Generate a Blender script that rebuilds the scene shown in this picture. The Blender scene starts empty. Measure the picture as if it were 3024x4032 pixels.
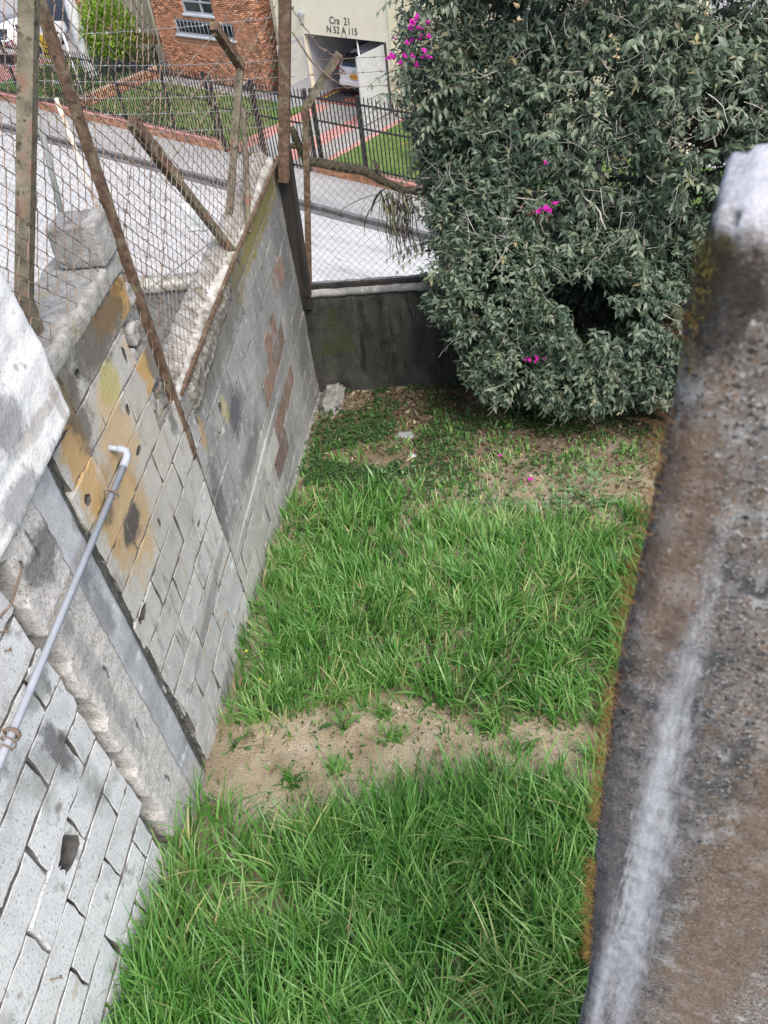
import bpy, math, random
import numpy as np
from mathutils import Vector, Matrix
random.seed(7); rng = np.random.default_rng(7)
scene = bpy.context.scene
col = scene.collection

# ------------------------------------------------------------------ camera, sky, sun, exposure
CAM = Vector((0.0, 0.0, 4.0))
cd = bpy.data.cameras.new('camera'); cam = bpy.data.objects.new('camera', cd); col.objects.link(cam)
cd.sensor_fit = 'VERTICAL'; cd.sensor_height = 4.93; cd.sensor_width = 3.7; cd.lens = 3.99
cd.clip_start = 0.02; cd.clip_end = 600
cam.matrix_world = Matrix(((0.991926, 0.036647, 0.121411, CAM.x), (0.062274, 0.693224, -0.718027, CAM.y),
                           (-0.110478, 0.71979, 0.685344, CAM.z), (0, 0, 0, 1)))
cd.dof.use_dof = True; cd.dof.focus_distance = 6.0; cd.dof.aperture_fstop = 1.8
scene.camera = cam
SUN_EL, SUN_AZ = math.radians(56), math.radians(142)      # azimuth clockwise from +Y
w = bpy.data.worlds.new('World'); scene.world = w; w.use_nodes = True
wn = w.node_tree.nodes; wl = w.node_tree.links; wn.clear()
sky = wn.new('ShaderNodeTexSky'); sky.sky_type = 'NISHITA'; sky.sun_disc = False
sky.sun_elevation = SUN_EL; sky.sun_rotation = SUN_AZ; sky.altitude = 2000
sky.air_density = 1.0; sky.dust_density = 10.0; sky.ozone_density = 0.0
bg = wn.new('ShaderNodeBackground'); bg.inputs['Strength'].default_value = 0.088
wo = wn.new('ShaderNodeOutputWorld'); wl.new(sky.outputs[0], bg.inputs[0]); wl.new(bg.outputs[0], wo.inputs[0])
sd = bpy.data.lights.new('sun', 'SUN'); sd.energy = 1.5; sd.angle = math.radians(38); sd.color = (1.0, 0.955, 0.89)
sun = bpy.data.objects.new('sun', sd); col.objects.link(sun)
sdir = Vector((math.sin(SUN_AZ) * math.cos(SUN_EL), math.cos(SUN_AZ) * math.cos(SUN_EL), math.sin(SUN_EL)))
sun.rotation_euler = sdir.to_track_quat('Z', 'Y').to_euler(); sun.location = sdir * 30
vs = scene.view_settings; vs.view_transform = 'Standard'; vs.look = 'None'; vs.exposure = 1.72; vs.gamma = 1.0
vs.use_curve_mapping = False
scene.render.engine = 'CYCLES'; scene.cycles.max_bounces = 6; scene.cycles.use_denoising = True

# ------------------------------------------------------------------ helpers
FA = math.atan2(-0.5888251, 0.80826048)                    # street frame: s along the street, t away from us
E1 = Vector((0.80826048, -0.5888251, 0)); E2 = Vector((0.5888251, 0.80826048, 0))
def FW(s, t, z): return E1 * s + E2 * t + Vector((0, 0, z))

def raw_mesh(name, verts, faces, smooth=False, tint=None):
    """verts (N,3) array, faces (M,3|4) array -> mesh, quickly"""
    verts = np.asarray(verts, np.float32); faces = np.asarray(faces, np.int32)
    me = bpy.data.meshes.new(name); k = faces.shape[1]
    me.vertices.add(len(verts)); me.vertices.foreach_set('co', verts.ravel())
    me.loops.add(faces.size); me.loops.foreach_set('vertex_index', faces.ravel())
    me.polygons.add(len(faces)); me.polygons.foreach_set('loop_start', np.arange(0, faces.size, k, dtype=np.int32))
    me.update(calc_edges=True)
    if smooth: me.polygons.foreach_set('use_smooth', np.ones(len(faces), bool))
    if tint is not None:
        a = me.attributes.new('tint', 'FLOAT', 'POINT'); a.data.foreach_set('value', np.asarray(tint, np.float32))
    me.validate(); return me

def link(name, me, m, parent=None, base=(0, 0, 0), kind=None, rot=None):
    if m is not None and not me.materials: me.materials.append(m)
    o = bpy.data.objects.new(name, me); col.objects.link(o)
    if parent is not None: o.parent = parent
    if kind: o['kind'] = kind
    return o

class MB:
    """collects shapes; build() makes ONE mesh object"""
    def __init__(s): s.v = []; s.f = []; s.sm = []
    def add(s, vs, fs, sm=False):
        n = len(s.v); s.v += [tuple(v) for v in vs]; s.f += [tuple(i + n for i in f) for f in fs]; s.sm += [sm] * len(fs); return s
    def box(s, x0, x1, y0, y1, z0, z1, bev=0.0):
        if x0 > x1: x0, x1 = x1, x0
        if y0 > y1: y0, y1 = y1, y0
        if z0 > z1: z0, z1 = z1, z0
        if not bev:
            v = [(x, y, z) for x in (x0, x1) for y in (y0, y1) for z in (z0, z1)]
            return s.add(v, [(0, 1, 3, 2), (4, 6, 7, 5), (0, 4, 5, 1), (2, 3, 7, 6), (0, 2, 6, 4), (1, 5, 7, 3)])
        b = bev; lo = []; 
        ring = lambda z, d: [(x0 + d, y0 + d, z), (x1 - d, y0 + d, z), (x1 - d, y1 - d, z), (x0 + d, y1 - d, z)]
        v = ring(z0, b) + ring(z0 + b, 0) + ring(z1 - b, 0) + ring(z1, b)
        f = [(3, 2, 1, 0), (12, 13, 14, 15)]
        for k in range(3):
            for i in range(4): j = (i + 1) % 4; f.append((4 * k + i, 4 * k + j, 4 * k + 4 + j, 4 * k + 4 + i))
        return s.add(v, f)
    def tube(s, pts, r, n=6, cap=True, sm=True, square=False):
        pts = [Vector(p) for p in pts]; m = len(pts)
        rs = r if isinstance(r, (list, tuple)) else [r] * m
        vs = []; up = None
        for i, p in enumerate(pts):
            d = (pts[min(i + 1, m - 1)] - pts[max(i - 1, 0)]).normalized()
            if up is None:
                up = Vector((0, 0, 1)) if abs(d.z) < .9 else Vector((0, 1, 0))
            a = d.cross(up).normalized(); b = a.cross(d).normalized(); up = b
            for k in range(n):
                t = 2 * math.pi * (k + (.5 if square else 0)) / n; vs.append(p + (a * math.cos(t) + b * math.sin(t)) * rs[i])
        f = [(i * n + k, i * n + (k + 1) % n, (i + 1) * n + (k + 1) % n, (i + 1) * n + k) for i in range(m - 1) for k in range(n)]
        if cap: f += [tuple(range(n))[::-1], tuple((m - 1) * n + k for k in range(n))]
        return s.add(vs, f, sm and n > 4)
    def sq(s, a, b, wd):                                     # square tube of width wd
        return s.tube([a, b], wd * .7071, 4, square=True, sm=False)
    def build(s, name, m, parent=None, base=(0, 0, 0), kind=None):
        me = bpy.data.meshes.new(name); bx, by, bz = base
        me.from_pydata([(x - bx, y - by, z - bz) for x, y, z in s.v], [], s.f)
        me.polygons.foreach_set('use_smooth', s.sm); me.update()
        return link(name, me, m, parent, kind=kind)

def tag(o, label=None, cat=None, group=None, kind=None):
    if label: o['label'] = label
    if cat: o['category'] = cat
    if group: o['group'] = group
    if kind: o['kind'] = kind
    return o
def empty(name, loc, label, cat, rz=0, group=None):
    o = bpy.data.objects.new(name, None); col.objects.link(o); o.empty_display_size = .1
    o.location = loc; o.rotation_euler = (0, 0, rz)
    return tag(o, label, cat, group)
def fempty(name, s, t, z, label, cat, group=None):
    """a thing in the street frame; its parts are built in (s,t,z) with base=(s,t,z)"""
    return empty(name, FW(s, t, z), label, cat, FA, group)

def vnoise(x, y, seed=0):
    """smooth value noise, vectorised"""
    r = np.random.default_rng(seed).random((256, 256)); xi = np.floor(x).astype(int); yi = np.floor(y).astype(int)
    fx = x - xi; fy = y - yi; fx = fx * fx * (3 - 2 * fx); fy = fy * fy * (3 - 2 * fy)
    g = lambda a, b: r[a & 255, b & 255]
    return (g(xi, yi) * (1 - fx) + g(xi + 1, yi) * fx) * (1 - fy) + (g(xi, yi + 1) * (1 - fx) + g(xi + 1, yi + 1) * fx) * fy
def fbm(x, y, seed=0, o=4):
    v = 0; a = .5; x = np.asarray(x, float); y = np.asarray(y, float)
    for k in range(o): v = v + a * vnoise(x * 2 ** k, y * 2 ** k, seed + k); a *= .5
    return v / (1 - .5 ** o)
def vn3(p, seed=0, o=3):
    return (fbm(p[:, 0] + 3.1, p[:, 1] + 7.7 + p[:, 2] * .31, seed, o) + fbm(p[:, 1] + 1.3, p[:, 2] + 9.1, seed + 11, o) + fbm(p[:, 2] + 5.9, p[:, 0] + 2.2, seed + 23, o)) / 3

# ------------------------------------------------------------------ materials
class NT:
    def __init__(s, m): s.t = m.node_tree; s.n = s.t.nodes; s.l = s.t.links
    def __call__(s, typ, ins=None, **props):
        n = s.n.new('ShaderNode' + typ)
        for k, v in props.items(): setattr(n, k, v)
        for k, v in (ins or {}).items():
            if isinstance(v, bpy.types.NodeSocket): s.l.new(v, n.inputs[k])
            else: n.inputs[k].default_value = v
        return n
def rgba(c): return (c[0], c[1], c[2], 1)
def ramp(nt, fac, stops, interp='LINEAR'):
    r = nt('ValToRGB', {'Fac': fac}); e = r.color_ramp.elements; r.color_ramp.interpolation = interp
    while len(e) < len(stops): e.new(.5)
    for i, (p, c) in enumerate(stops):
        e[i].position = p; e[i].color = rgba(c) if not np.isscalar(c) else (c, c, c, 1)
    return r.outputs['Color']
def mixc(nt, fac, a, b, mode='MIX'):
    n = nt('Mix', data_type='RGBA', blend_type=mode)
    for k, v in ((0, fac), (6, a), (7, b)):
        if isinstance(v, bpy.types.NodeSocket): nt.l.new(v, n.inputs[k])
        else: n.inputs[k].default_value = v if k == 0 else rgba(v)
    return n.outputs[2]
def noise(nt, vec, scale, detail=6, rough=.6, dist=0):
    return nt('TexNoise', {'Vector': vec, 'Scale': scale, 'Detail': detail, 'Roughness': rough, 'Distortion': dist}).outputs['Fac']
def stain(nt, colr, pos, color, c, r, rot=0, amt=1.0, soft=.24, nscale=10, nk=1.15, axis='x', ns=(1, 1, 1)):
    """a stain, or shade put into the colour: a ragged ellipse at world point c (two axes) of radii r"""
    ctr = {'x': (0, c[0], c[1]), 'y': (c[0], 0, c[1]), 'z': (c[0], c[1], 0)}[axis]
    sub = nt('VectorMath', {0: pos, 1: ctr}, operation='SUBTRACT').outputs[0]
    ro = nt('VectorRotate', {'Vector': sub, 'Angle': rot}, rotation_type=axis.upper() + '_AXIS').outputs[0]
    sc = {'x': (0, 1 / r[0], 1 / r[1]), 'y': (1 / r[0], 0, 1 / r[1]), 'z': (1 / r[0], 1 / r[1], 0)}[axis]
    le = nt('VectorMath', {0: nt('VectorMath', {0: ro, 1: sc}, operation='MULTIPLY').outputs[0]}, operation='LENGTH').outputs['Value']
    n = noise(nt, pos if ns == (1, 1, 1) else nt('Mapping', {'Vector': pos, 'Scale': ns}).outputs[0], nscale, 7, .72)
    d = nt('Math', {0: le, 1: nt('Math', {0: n, 1: -2 * nk, 2: nk}, operation='MULTIPLY_ADD').outputs[0]}, operation='ADD').outputs[0]
    f = nt('MapRange', {'Value': d, 1: 1 + soft, 2: 1 - soft, 3: 0.0, 4: amt}).outputs[0]
    return mixc(nt, f, colr, color)
MATS = {}
def pmat(name, stops, scale=5, detail=8, rough=.85, bump=.35, bscale=60, bdist=.006, stretch=(1, 1, 1), specks=(), coord='Object',
         objrand=0, tint=0, spec=.25, trans=0, metallic=0, stains=(), axis='x', dist=0, bstretch=None, drips=()):
    m = bpy.data.materials.new(name); m.use_nodes = True; nt = NT(m); b = nt.n['Principled BSDF']
    pos = nt('NewGeometry').outputs['Position']
    vec = pos if coord == 'pos' else nt('TexCoord').outputs['Object']
    if coord == 'Object' and objrand:
        rnd = nt('ObjectInfo').outputs['Random']
        vec = nt('VectorMath', {0: vec, 1: nt('CombineXYZ', {0: nt('Math', {0: rnd, 1: 37.0}, operation='MULTIPLY').outputs[0], 1: nt('Math', {0: rnd, 1: 91.0}, operation='MULTIPLY').outputs[0]}).outputs[0]}, operation='ADD').outputs[0]
    v2 = nt('Mapping', {'Vector': vec, 'Scale': stretch}).outputs[0]
    c = ramp(nt, noise(nt, v2, scale, detail, .62, dist), stops)
    for (sc, color, lo, hi) in specks:
        f = ramp(nt, noise(nt, v2 if sc < 30 else vec, sc, 3, .6), [(lo, 0.0), (hi, 1.0)]); c = mixc(nt, f, c, color)
    for (sc, color, lo, hi, stv) in drips:
        f = ramp(nt, noise(nt, nt('Mapping', {'Vector': pos, 'Scale': stv}).outputs[0], sc, 7, .7), [(lo, 0.0), (hi, 1.0)]); c = mixc(nt, f, c, color)
    for st in stains: c = stain(nt, c, pos, *st[0], axis=axis, **(st[1] if len(st) > 1 else {}))
    if objrand:
        rnd = nt('ObjectInfo').outputs['Random']
        k = nt('MapRange', {'Value': rnd, 3: 1 - objrand, 4: 1 + objrand}).outputs[0]
        c = mixc(nt, 1.0, c, nt('CombineColor', {0: k, 1: k, 2: k}).outputs[0], 'MULTIPLY')
    if tint:
        a = nt('Attribute', attribute_name='tint').outputs['Fac']
        k = nt('MapRange', {'Value': a, 3: 1 - tint, 4: 1 + tint}).outputs[0]
        c = mixc(nt, 1.0, c, nt('CombineColor', {0: k, 1: k, 2: k}).outputs[0], 'MULTIPLY')
    nt.l.new(c, b.inputs['Base Color']); b.inputs['Roughness'].default_value = rough
    b.inputs['Specular IOR Level'].default_value = spec; b.inputs['Metallic'].default_value = metallic
    if bump:
        bv = vec if bstretch is None else nt('Mapping', {'Vector': vec, 'Scale': bstretch}).outputs[0]
        bn = nt('Bump', {'Height': noise(nt, bv, bscale, 6, .7), 'Strength': bump, 'Distance': bdist}); nt.l.new(bn.outputs[0], b.inputs['Normal'])
    if trans:
        tr = nt('BsdfTranslucent', {'Color': c}); mx = nt('MixShader', {0: trans, 1: b.outputs[0], 2: tr.outputs[0]})
        nt.l.new(mx.outputs[0], nt.n['Material Output'].inputs['Surface'])
    MATS[name] = m; return m
def flat(name, c, rough=.5, metallic=0, spec=.4, var=.12, scale=8):
    d = [x * (1 - var) for x in c]; e = [min(1, x * (1 + var)) for x in c]
    return pmat(name, [(.3, d), (.7, e)], scale, 4, rough, 0, metallic=metallic, spec=spec)

# ------------------------------------------------------------------ lumpy solids (rough concrete, plaster, stone)
def lump(x0, x1, y0, y1, z0, z1, step=.03, amp=.012, freq=9, seed=1, rnd=.0, step_z=None, xform=None, warp=None):
    """a closed box whose faces are gridded and pushed about by noise of position, so that edges stay closed"""
    lo = np.array([x0, y0, z0], float); hi = np.array([x1, y1, z1], float); L = hi - lo
    st = [step, step, step_z or step]; n = [max(2, int(round(L[i] / st[i]))) for i in range(3)]
    V = []; F = []; off = 0
    for ax in range(3):
        a, b = [(1, 2), (2, 0), (0, 1)][ax]
        for side in (0, 1):
            ua = np.linspace(0, 1, n[a] + 1); ub = np.linspace(0, 1, n[b] + 1); A, B = np.meshgrid(ua, ub, indexing='ij')
            P = np.zeros((A.size, 3)); P[:, a] = lo[a] + A.ravel() * L[a]; P[:, b] = lo[b] + B.ravel() * L[b]; P[:, ax] = hi[ax] if side else lo[ax]
            i = np.arange(A.size).reshape(A.shape); q = np.stack([i[:-1, :-1], i[1:, :-1], i[1:, 1:], i[:-1, 1:]], -1).reshape(-1, 4)
            if not side: q = q[:, ::-1]
            V.append(P); F.append(q + off); off += len(P)
    V = np.concatenate(V); F = np.concatenate(F); c = (lo + hi) / 2
    if rnd:                                                  # round the arrises
        d = np.minimum(V - lo, hi - V); near = (d < rnd)
        k = np.clip(near.sum(1) - 1, 0, 2)[:, None]
        V = V + np.sign(c - V) * near * (rnd * .45) * k
    D = np.stack([vn3(V * freq + s * 17.3, seed + s * 5) - .5 for s in range(3)], 1) * 2
    D += .45 * np.stack([vn3(V * freq * 3.1 + s * 11.3, seed + 40 + s * 5) - .5 for s in range(3)], 1) * 2
    V = V + D * amp * 1.6
    if warp is not None: V = warp(V)
    if xform is not None: V = V @ np.array(xform.to_3x3()).T + np.array(xform.translation)
    # weld seams
    key = np.round(V, 5); _, first, inv = np.unique(key, axis=0, return_index=True, return_inverse=True)
    V = V[first]; F = inv.reshape(-1)[F.ravel()].reshape(F.shape)
    return V, F
def lump_obj(name, m, parent, base, *a, smooth=True, kind=None, **k):
    V, F = lump(*a, **k); me = raw_mesh(name, V - np.array(base), F, smooth); return link(name, me, m, parent, kind=kind)

# ------------------------------------------------------------------ wall and yard materials
G1, G2, G3 = (.36, .355, .34), (.47, .465, .45), (.57, .565, .55)
DARKST, ORANGE, YEL, MOSS, PALE = (.060, .060, .063), (.45, .285, .11), (.42, .36, .13), (.20, .17, .04), (.62, .60, .55)
speck_b = ((2.3, (.27, .27, .265), .58, .74), (7, (.24, .235, .225), .60, .72), (11, (.66, .655, .64), .60, .74), (90, (.20, .20, .20), .58, .68), (150, (.70, .69, .67), .62, .72))
M_near = pmat('block_grey_near', [(.28, (.50, .50, .495)), (.5, (.61, .61, .605)), (.75, (.72, .72, .71))], 7, 8, .92, .7, 80, .006, drips=((5, (.34, .335, .32), .60, .75, (1, 1.6, .5)),), specks=speck_b, coord='pos',
              stains=(((DARKST, (1.55, 1.35), (.05, .16)), dict(amt=.75, nscale=14)), (((.12, .12, .12), (1.95, 1.87), (.16, .14)), dict(amt=.7)),
                      (((.40, .30, .2), (.95, .62), (.05, .03)), dict(amt=.5)), (((.2, .2, .19), (1.62, 1.62), (.10, .05)), dict(amt=.6, nscale=15))), objrand=.07)
ST2 = ((((.42, .385, .32), (2.85, 1.6), (.75, .6)), dict(amt=.6, soft=.6)),
       ((ORANGE, (2.50, 1.98), (.10, .42), .10), dict(amt=.85)), ((ORANGE, (2.66, 1.50), (.22, .30)), dict(amt=.7, nscale=9)),
       ((ORANGE, (3.36, 2.02), (.10, .40)), dict(amt=.95)), (((.56, .30, .06), (3.22, 2.28), (.22, .10)), dict(amt=.8, nscale=10)),
       (((.55, .36, .16), (2.85, 1.80), (.16, .22)), dict(amt=.6)),
       ((YEL, (2.97, 2.02), (.11, .10)), dict(amt=.8, nscale=8)), (((.075, .065, .055), (3.08, 2.25), (.36, .13)), dict(amt=.8, nscale=9)),
       (((.09, .075, .06), (2.62, 2.2), (.10, .24)), dict(amt=.75, nscale=9)),
       ((DARKST, (2.64, 1.44), (.10, .085)), dict(amt=.9)), ((DARKST, (2.52, 1.66), (.06, .07)), dict(amt=.6)),
       (((.12, .115, .11), (3.44, 1.75), (.07, .4)), dict(amt=.8)), ((DARKST, (3.15, .38), (.5, .05), -.1), dict(amt=.4)))
M_seg2 = pmat('block_grey_stained', [(.28, (.34, .335, .315)), (.5, (.44, .435, .41)), (.75, (.54, .53, .50))], 6, 8, .92, .8, 60, .008, specks=speck_b, coord='pos', stains=ST2, objrand=.10, drips=((6, (.20, .17, .13), .56, .70, (1, 2.2, .45)), (9, (.46, .33, .17), .60, .70, (1, 1.6, .4))))
ST3 = ((((.47, .45, .38), (3.2, -.1), (2.2, .32)), dict(amt=.55, soft=.7)), ((DARKST, (3.66, .62), (.10, .34), .35), dict(amt=.6, nscale=16)),
       ((DARKST, (3.2, .36), (.65, .05), -.05), dict(amt=.4)), (((.09, .09, .10), (4.38, .80), (.16, .15)), dict(amt=.85)), (((.10, .10, .105), (4.45, .38), (.3, .10)), dict(amt=.7)),
       (((.13, .13, .13), (5.55, .3), (.35, .8)), dict(amt=.6, soft=.7)), (((.1, .1, .1), (6.6, .3), (.4, 1.3)), dict(amt=.7, soft=.6)),
       ((MOSS, (6.0, 1.36), (.95, .11)), dict(amt=.85, nscale=9)), ((MOSS, (5.1, 1.32), (.12, .16)), dict(amt=.8, nscale=9)),
       (((.16, .15, .135), (4.45, 1.33), (.85, .17)), dict(amt=.8, nscale=12)), ((ORANGE, (3.92, 1.42), (.07, .09)), dict(amt=.9)), ((ORANGE, (3.75, 1.1), (.05, .12)), dict(amt=.6)),
       (((.62, .62, .62), (4.55, .18), (.85, .02), .0), dict(amt=.8, nscale=20, nk=.3)), ((YEL, (4.2, .95), (.07, .1)), dict(amt=.5)))
M_far = pmat('block_grey_far', [(.28, (.19, .19, .183)), (.5, (.28, .278, .265)), (.75, (.39, .385, .365))], 5, 8, .92, .8, 60, .008, specks=speck_b, coord='pos', stains=ST3, objrand=.16, drips=((5, (.15, .148, .14), .54, .70, (1, 2.4, .4)), (8, (.40, .385, .33), .60, .72, (1, 1.6, .5)), (4, (.24, .20, .11), .62, .72, (1, 1.5, .5))))  # darker than nearer blocks: real staining, and shade put into the base colour
M_clay = pmat('block_clay_brown', [(.3, (.13, .095, .075)), (.55, (.23, .14, .10)), (.8, (.27, .23, .20))], 9, 9, .9, .8, 60, .008, coord='pos', objrand=.3, specks=((5, (.24, .235, .225), .50, .64), (14, (.13, .125, .12), .56, .68)), drips=((7, (.20, .19, .18), .52, .66, (1, 2, .5)),))
M_mortar = pmat('mortar_grey', [(.3, (.09, .086, .08)), (.5, (.20, .192, .178)), (.72, (.36, .345, .315))], 14, 8, .95, .8, 60, .008, coord='pos', specks=((5, (.2, .195, .18), .52, .62),))
M_joint = pmat('dirty_joint', [(.3, (.07, .066, .06)), (.5, (.15, .142, .13)), (.72, (.30, .288, .265))], 16, 8, .95, .6, 60, .006, coord='pos')
M_core = pmat('wall_core_dark', [(.3, (.05, .048, .045)), (.7, (.13, .125, .115))], 20, 6, .95, .8, 50, .01, coord='pos')
M_rough = pmat('rough_aggregate_concrete', [(.3, (.42, .395, .37)), (.5, (.60, .57, .54)), (.7, (.72, .70, .67))], 40, 8, .95, 1.0, 110, .012, coord='pos',
               specks=((110, (.18, .17, .165), .58, .66), (150, (.80, .78, .74), .60, .68), (60, (.45, .36, .31), .62, .7)),
               stains=(((DARKST, (1.98, 1.95), (.14, .10)), dict(amt=.7, nscale=12)), (((.25, .24, .23), (1.9, 1.2), (.05, .5)), dict(amt=.5, nscale=15))))
M_smooth = pmat('smooth_grey_concrete', [(.3, (.27, .275, .29)), (.5, (.37, .375, .39)), (.75, (.46, .46, .465))], 6, 8, .9, .4, 60, .004, coord='pos', specks=speck_b,
                stains=((((.5, .43, .4), (2.2, .0), (.1, .12)), dict(amt=.5)), ((ORANGE, (2.28, 1.2), (.02, .4)), dict(amt=.5, nscale=14)), (((.14, .14, .15), (2.14, 1.5), (.07, .22)), dict(amt=.6))))
M_plast = pmat('white_lime_plaster', [(.3, (.60, .595, .58)), (.5, (.74, .735, .72)), (.75, (.82, .81, .80))], 6, 8, .9, .8, 55, .008, coord='pos',
               specks=((12, (.38, .375, .37), .60, .72), (75, (.40, .39, .38), .62, .72)),
               stains=((((.16, .16, .165), (2.12, 2.44), (.12, .10)), dict(amt=.7, nscale=12)), (((.24, .235, .23), (1.95, 2.62), (.16, .05)), dict(amt=.6, nscale=16)), (((.34, .30, .26), (2.3, 2.32), (.2, .03)), dict(amt=.6, nscale=18)), (((.30, .25, .21), (2.46, 2.28), (.03, .1)), dict(amt=.5)), (((.2, .2, .2), (2.0, 2.22), (.15, .06)), dict(amt=.7, nscale=14))))
M_crust = pmat('dark_lichen_crust', [(.3, (.06, .055, .045)), (.46, (.17, .155, .13)), (.6, (.33, .315, .28)), (.8, (.55, .54, .50))], 26, 10, .95, 1.0, 60, .014, coord='pos', specks=((9, (.18, .15, .05), .58, .70), (13, (.26, .14, .06), .62, .72)))
M_lichen = pmat('lichened_cap_plaster', [(.3, (.15, .135, .105)), (.45, (.33, .31, .275)), (.6, (.52, .50, .46)), (.8, (.66, .65, .61))], 12, 9, .95, 1.0, 60, .012, coord='pos',
                specks=((9, (.19, .16, .05), .60, .70), (16, (.30, .15, .05), .66, .74)))
M_capgrey = pmat('grey_rough_cap', [(.3, (.22, .205, .185)), (.5, (.36, .345, .32)), (.7, (.50, .48, .45))], 22, 10, .95, 1.0, 80, .014, coord='pos', specks=((5, (.30, .25, .14), .58, .70), (90, (.62, .61, .59), .62, .72)))
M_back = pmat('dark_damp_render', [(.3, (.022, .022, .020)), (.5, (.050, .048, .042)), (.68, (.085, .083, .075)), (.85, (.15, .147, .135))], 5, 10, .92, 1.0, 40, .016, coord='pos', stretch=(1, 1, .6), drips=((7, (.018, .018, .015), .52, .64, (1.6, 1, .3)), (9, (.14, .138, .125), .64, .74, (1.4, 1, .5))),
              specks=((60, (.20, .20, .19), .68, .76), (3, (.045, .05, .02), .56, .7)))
M_backl = pmat('mottled_grey_render', [(.3, (.10, .10, .10)), (.55, (.24, .24, .235)), (.8, (.38, .375, .36))], 7, 9, .92, .7, 45, .008, coord='pos', specks=((40, (.55, .54, .52), .64, .74),))
M_rust = pmat('rusty_steel', [(.3, (.055, .035, .026)), (.5, (.12, .075, .05)), (.7, (.21, .135, .092)), (.85, (.33, .26, .20))], 25, 9, .85, .8, 90, .005, specks=((9, (.20, .18, .12), .55, .70), (30, (.06, .04, .03), .56, .66)), coord='pos')
M_rustl = pmat('lichened_rusty_steel', [(.3, (.085, .075, .05)), (.5, (.16, .14, .10)), (.65, (.21, .19, .14)), (.8, (.22, .13, .09))], 18, 9, .9, .8, 90, .005, coord='pos', specks=((9, (.19, .10, .07), .54, .66), (28, (.06, .05, .035), .56, .66)))
M_wire = pmat('rusty_wire', [(.3, (.12, .082, .062)), (.6, (.21, .155, .118)), (.8, (.32, .27, .21))], 25, 4, .8, 0, coord='pos')
M_wireo = pmat('dull_olive_wire', [(.3, (.10, .085, .06)), (.7, (.24, .205, .14))], 20, 4, .8, 0, coord='pos')
M_galv = pmat('weathered_galvanised_wire', [(.3, (.24, .25, .26)), (.7, (.46, .48, .49))], 25, 4, .5, 0, coord='pos', metallic=.3)
M_blackp = pmat('black_weathered_timber', [(.3, (.012, .011, .01)), (.7, (.045, .04, .036))], 10, 8, .85, .6, 40, .006, coord='pos', stretch=(1, 1, .2))
M_pvc = pmat('grey_pvc', [(.3, (.27, .29, .325)), (.7, (.35, .37, .41))], 10, 5, .45, .05, 50, .001, coord='pos', specks=((25, (.33, .34, .36), .6, .7),))
M_redp = flat('faded_red_paint', (.42, .07, .05), .6)

# ------------------------------------------------------------------ yard ground
def gz(x, y):
    x = np.asarray(x, float); y = np.asarray(y, float)
    return .2 - .155 * y + .10 * (fbm(x * 1.1 + 5, y * 1.1 + 3, 3, 3) - .5) + .035 * (fbm(x * 7, y * 7, 8, 4) - .5) + .04 * np.exp(-((y - 1.2) / .8) ** 2)
gx = np.linspace(-1.78, 4.8, 320); gy = np.linspace(-1.6, 7.0, 400); X, Y = np.meshgrid(gx, gy, indexing='ij'); Z = gz(X, Y)
i = np.arange(X.size).reshape(X.shape); Q = np.stack([i[:-1, :-1], i[1:, :-1], i[1:, 1:], i[:-1, 1:]], -1).reshape(-1, 4)
M_dirt = pmat('dry_tan_soil', [(.28, (.30, .235, .155)), (.45, (.45, .365, .25)), (.6, (.57, .48, .35)), (.8, (.66, .58, .45))], 3.2, 10, .98, 1.0, 70, .03, coord='pos', axis='z', stains=(((( .075, .058, .04), (.7, 6.15), (2.2, .95)), dict(amt=.8, nscale=3, soft=.5)), ((( .13, .10, .06), (-1.0, 5.6), (.7, 1.2)), dict(amt=.55, nscale=3, soft=.5))),  # dark patches at the back: leaf mould plus shade put into the colour
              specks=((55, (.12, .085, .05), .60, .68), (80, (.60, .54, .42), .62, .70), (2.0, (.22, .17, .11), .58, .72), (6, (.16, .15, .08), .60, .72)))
g = link('yard_ground', raw_mesh('yard_ground', np.stack([X.ravel(), Y.ravel(), Z.ravel()], 1), Q, True), M_dirt, kind='structure')

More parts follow.
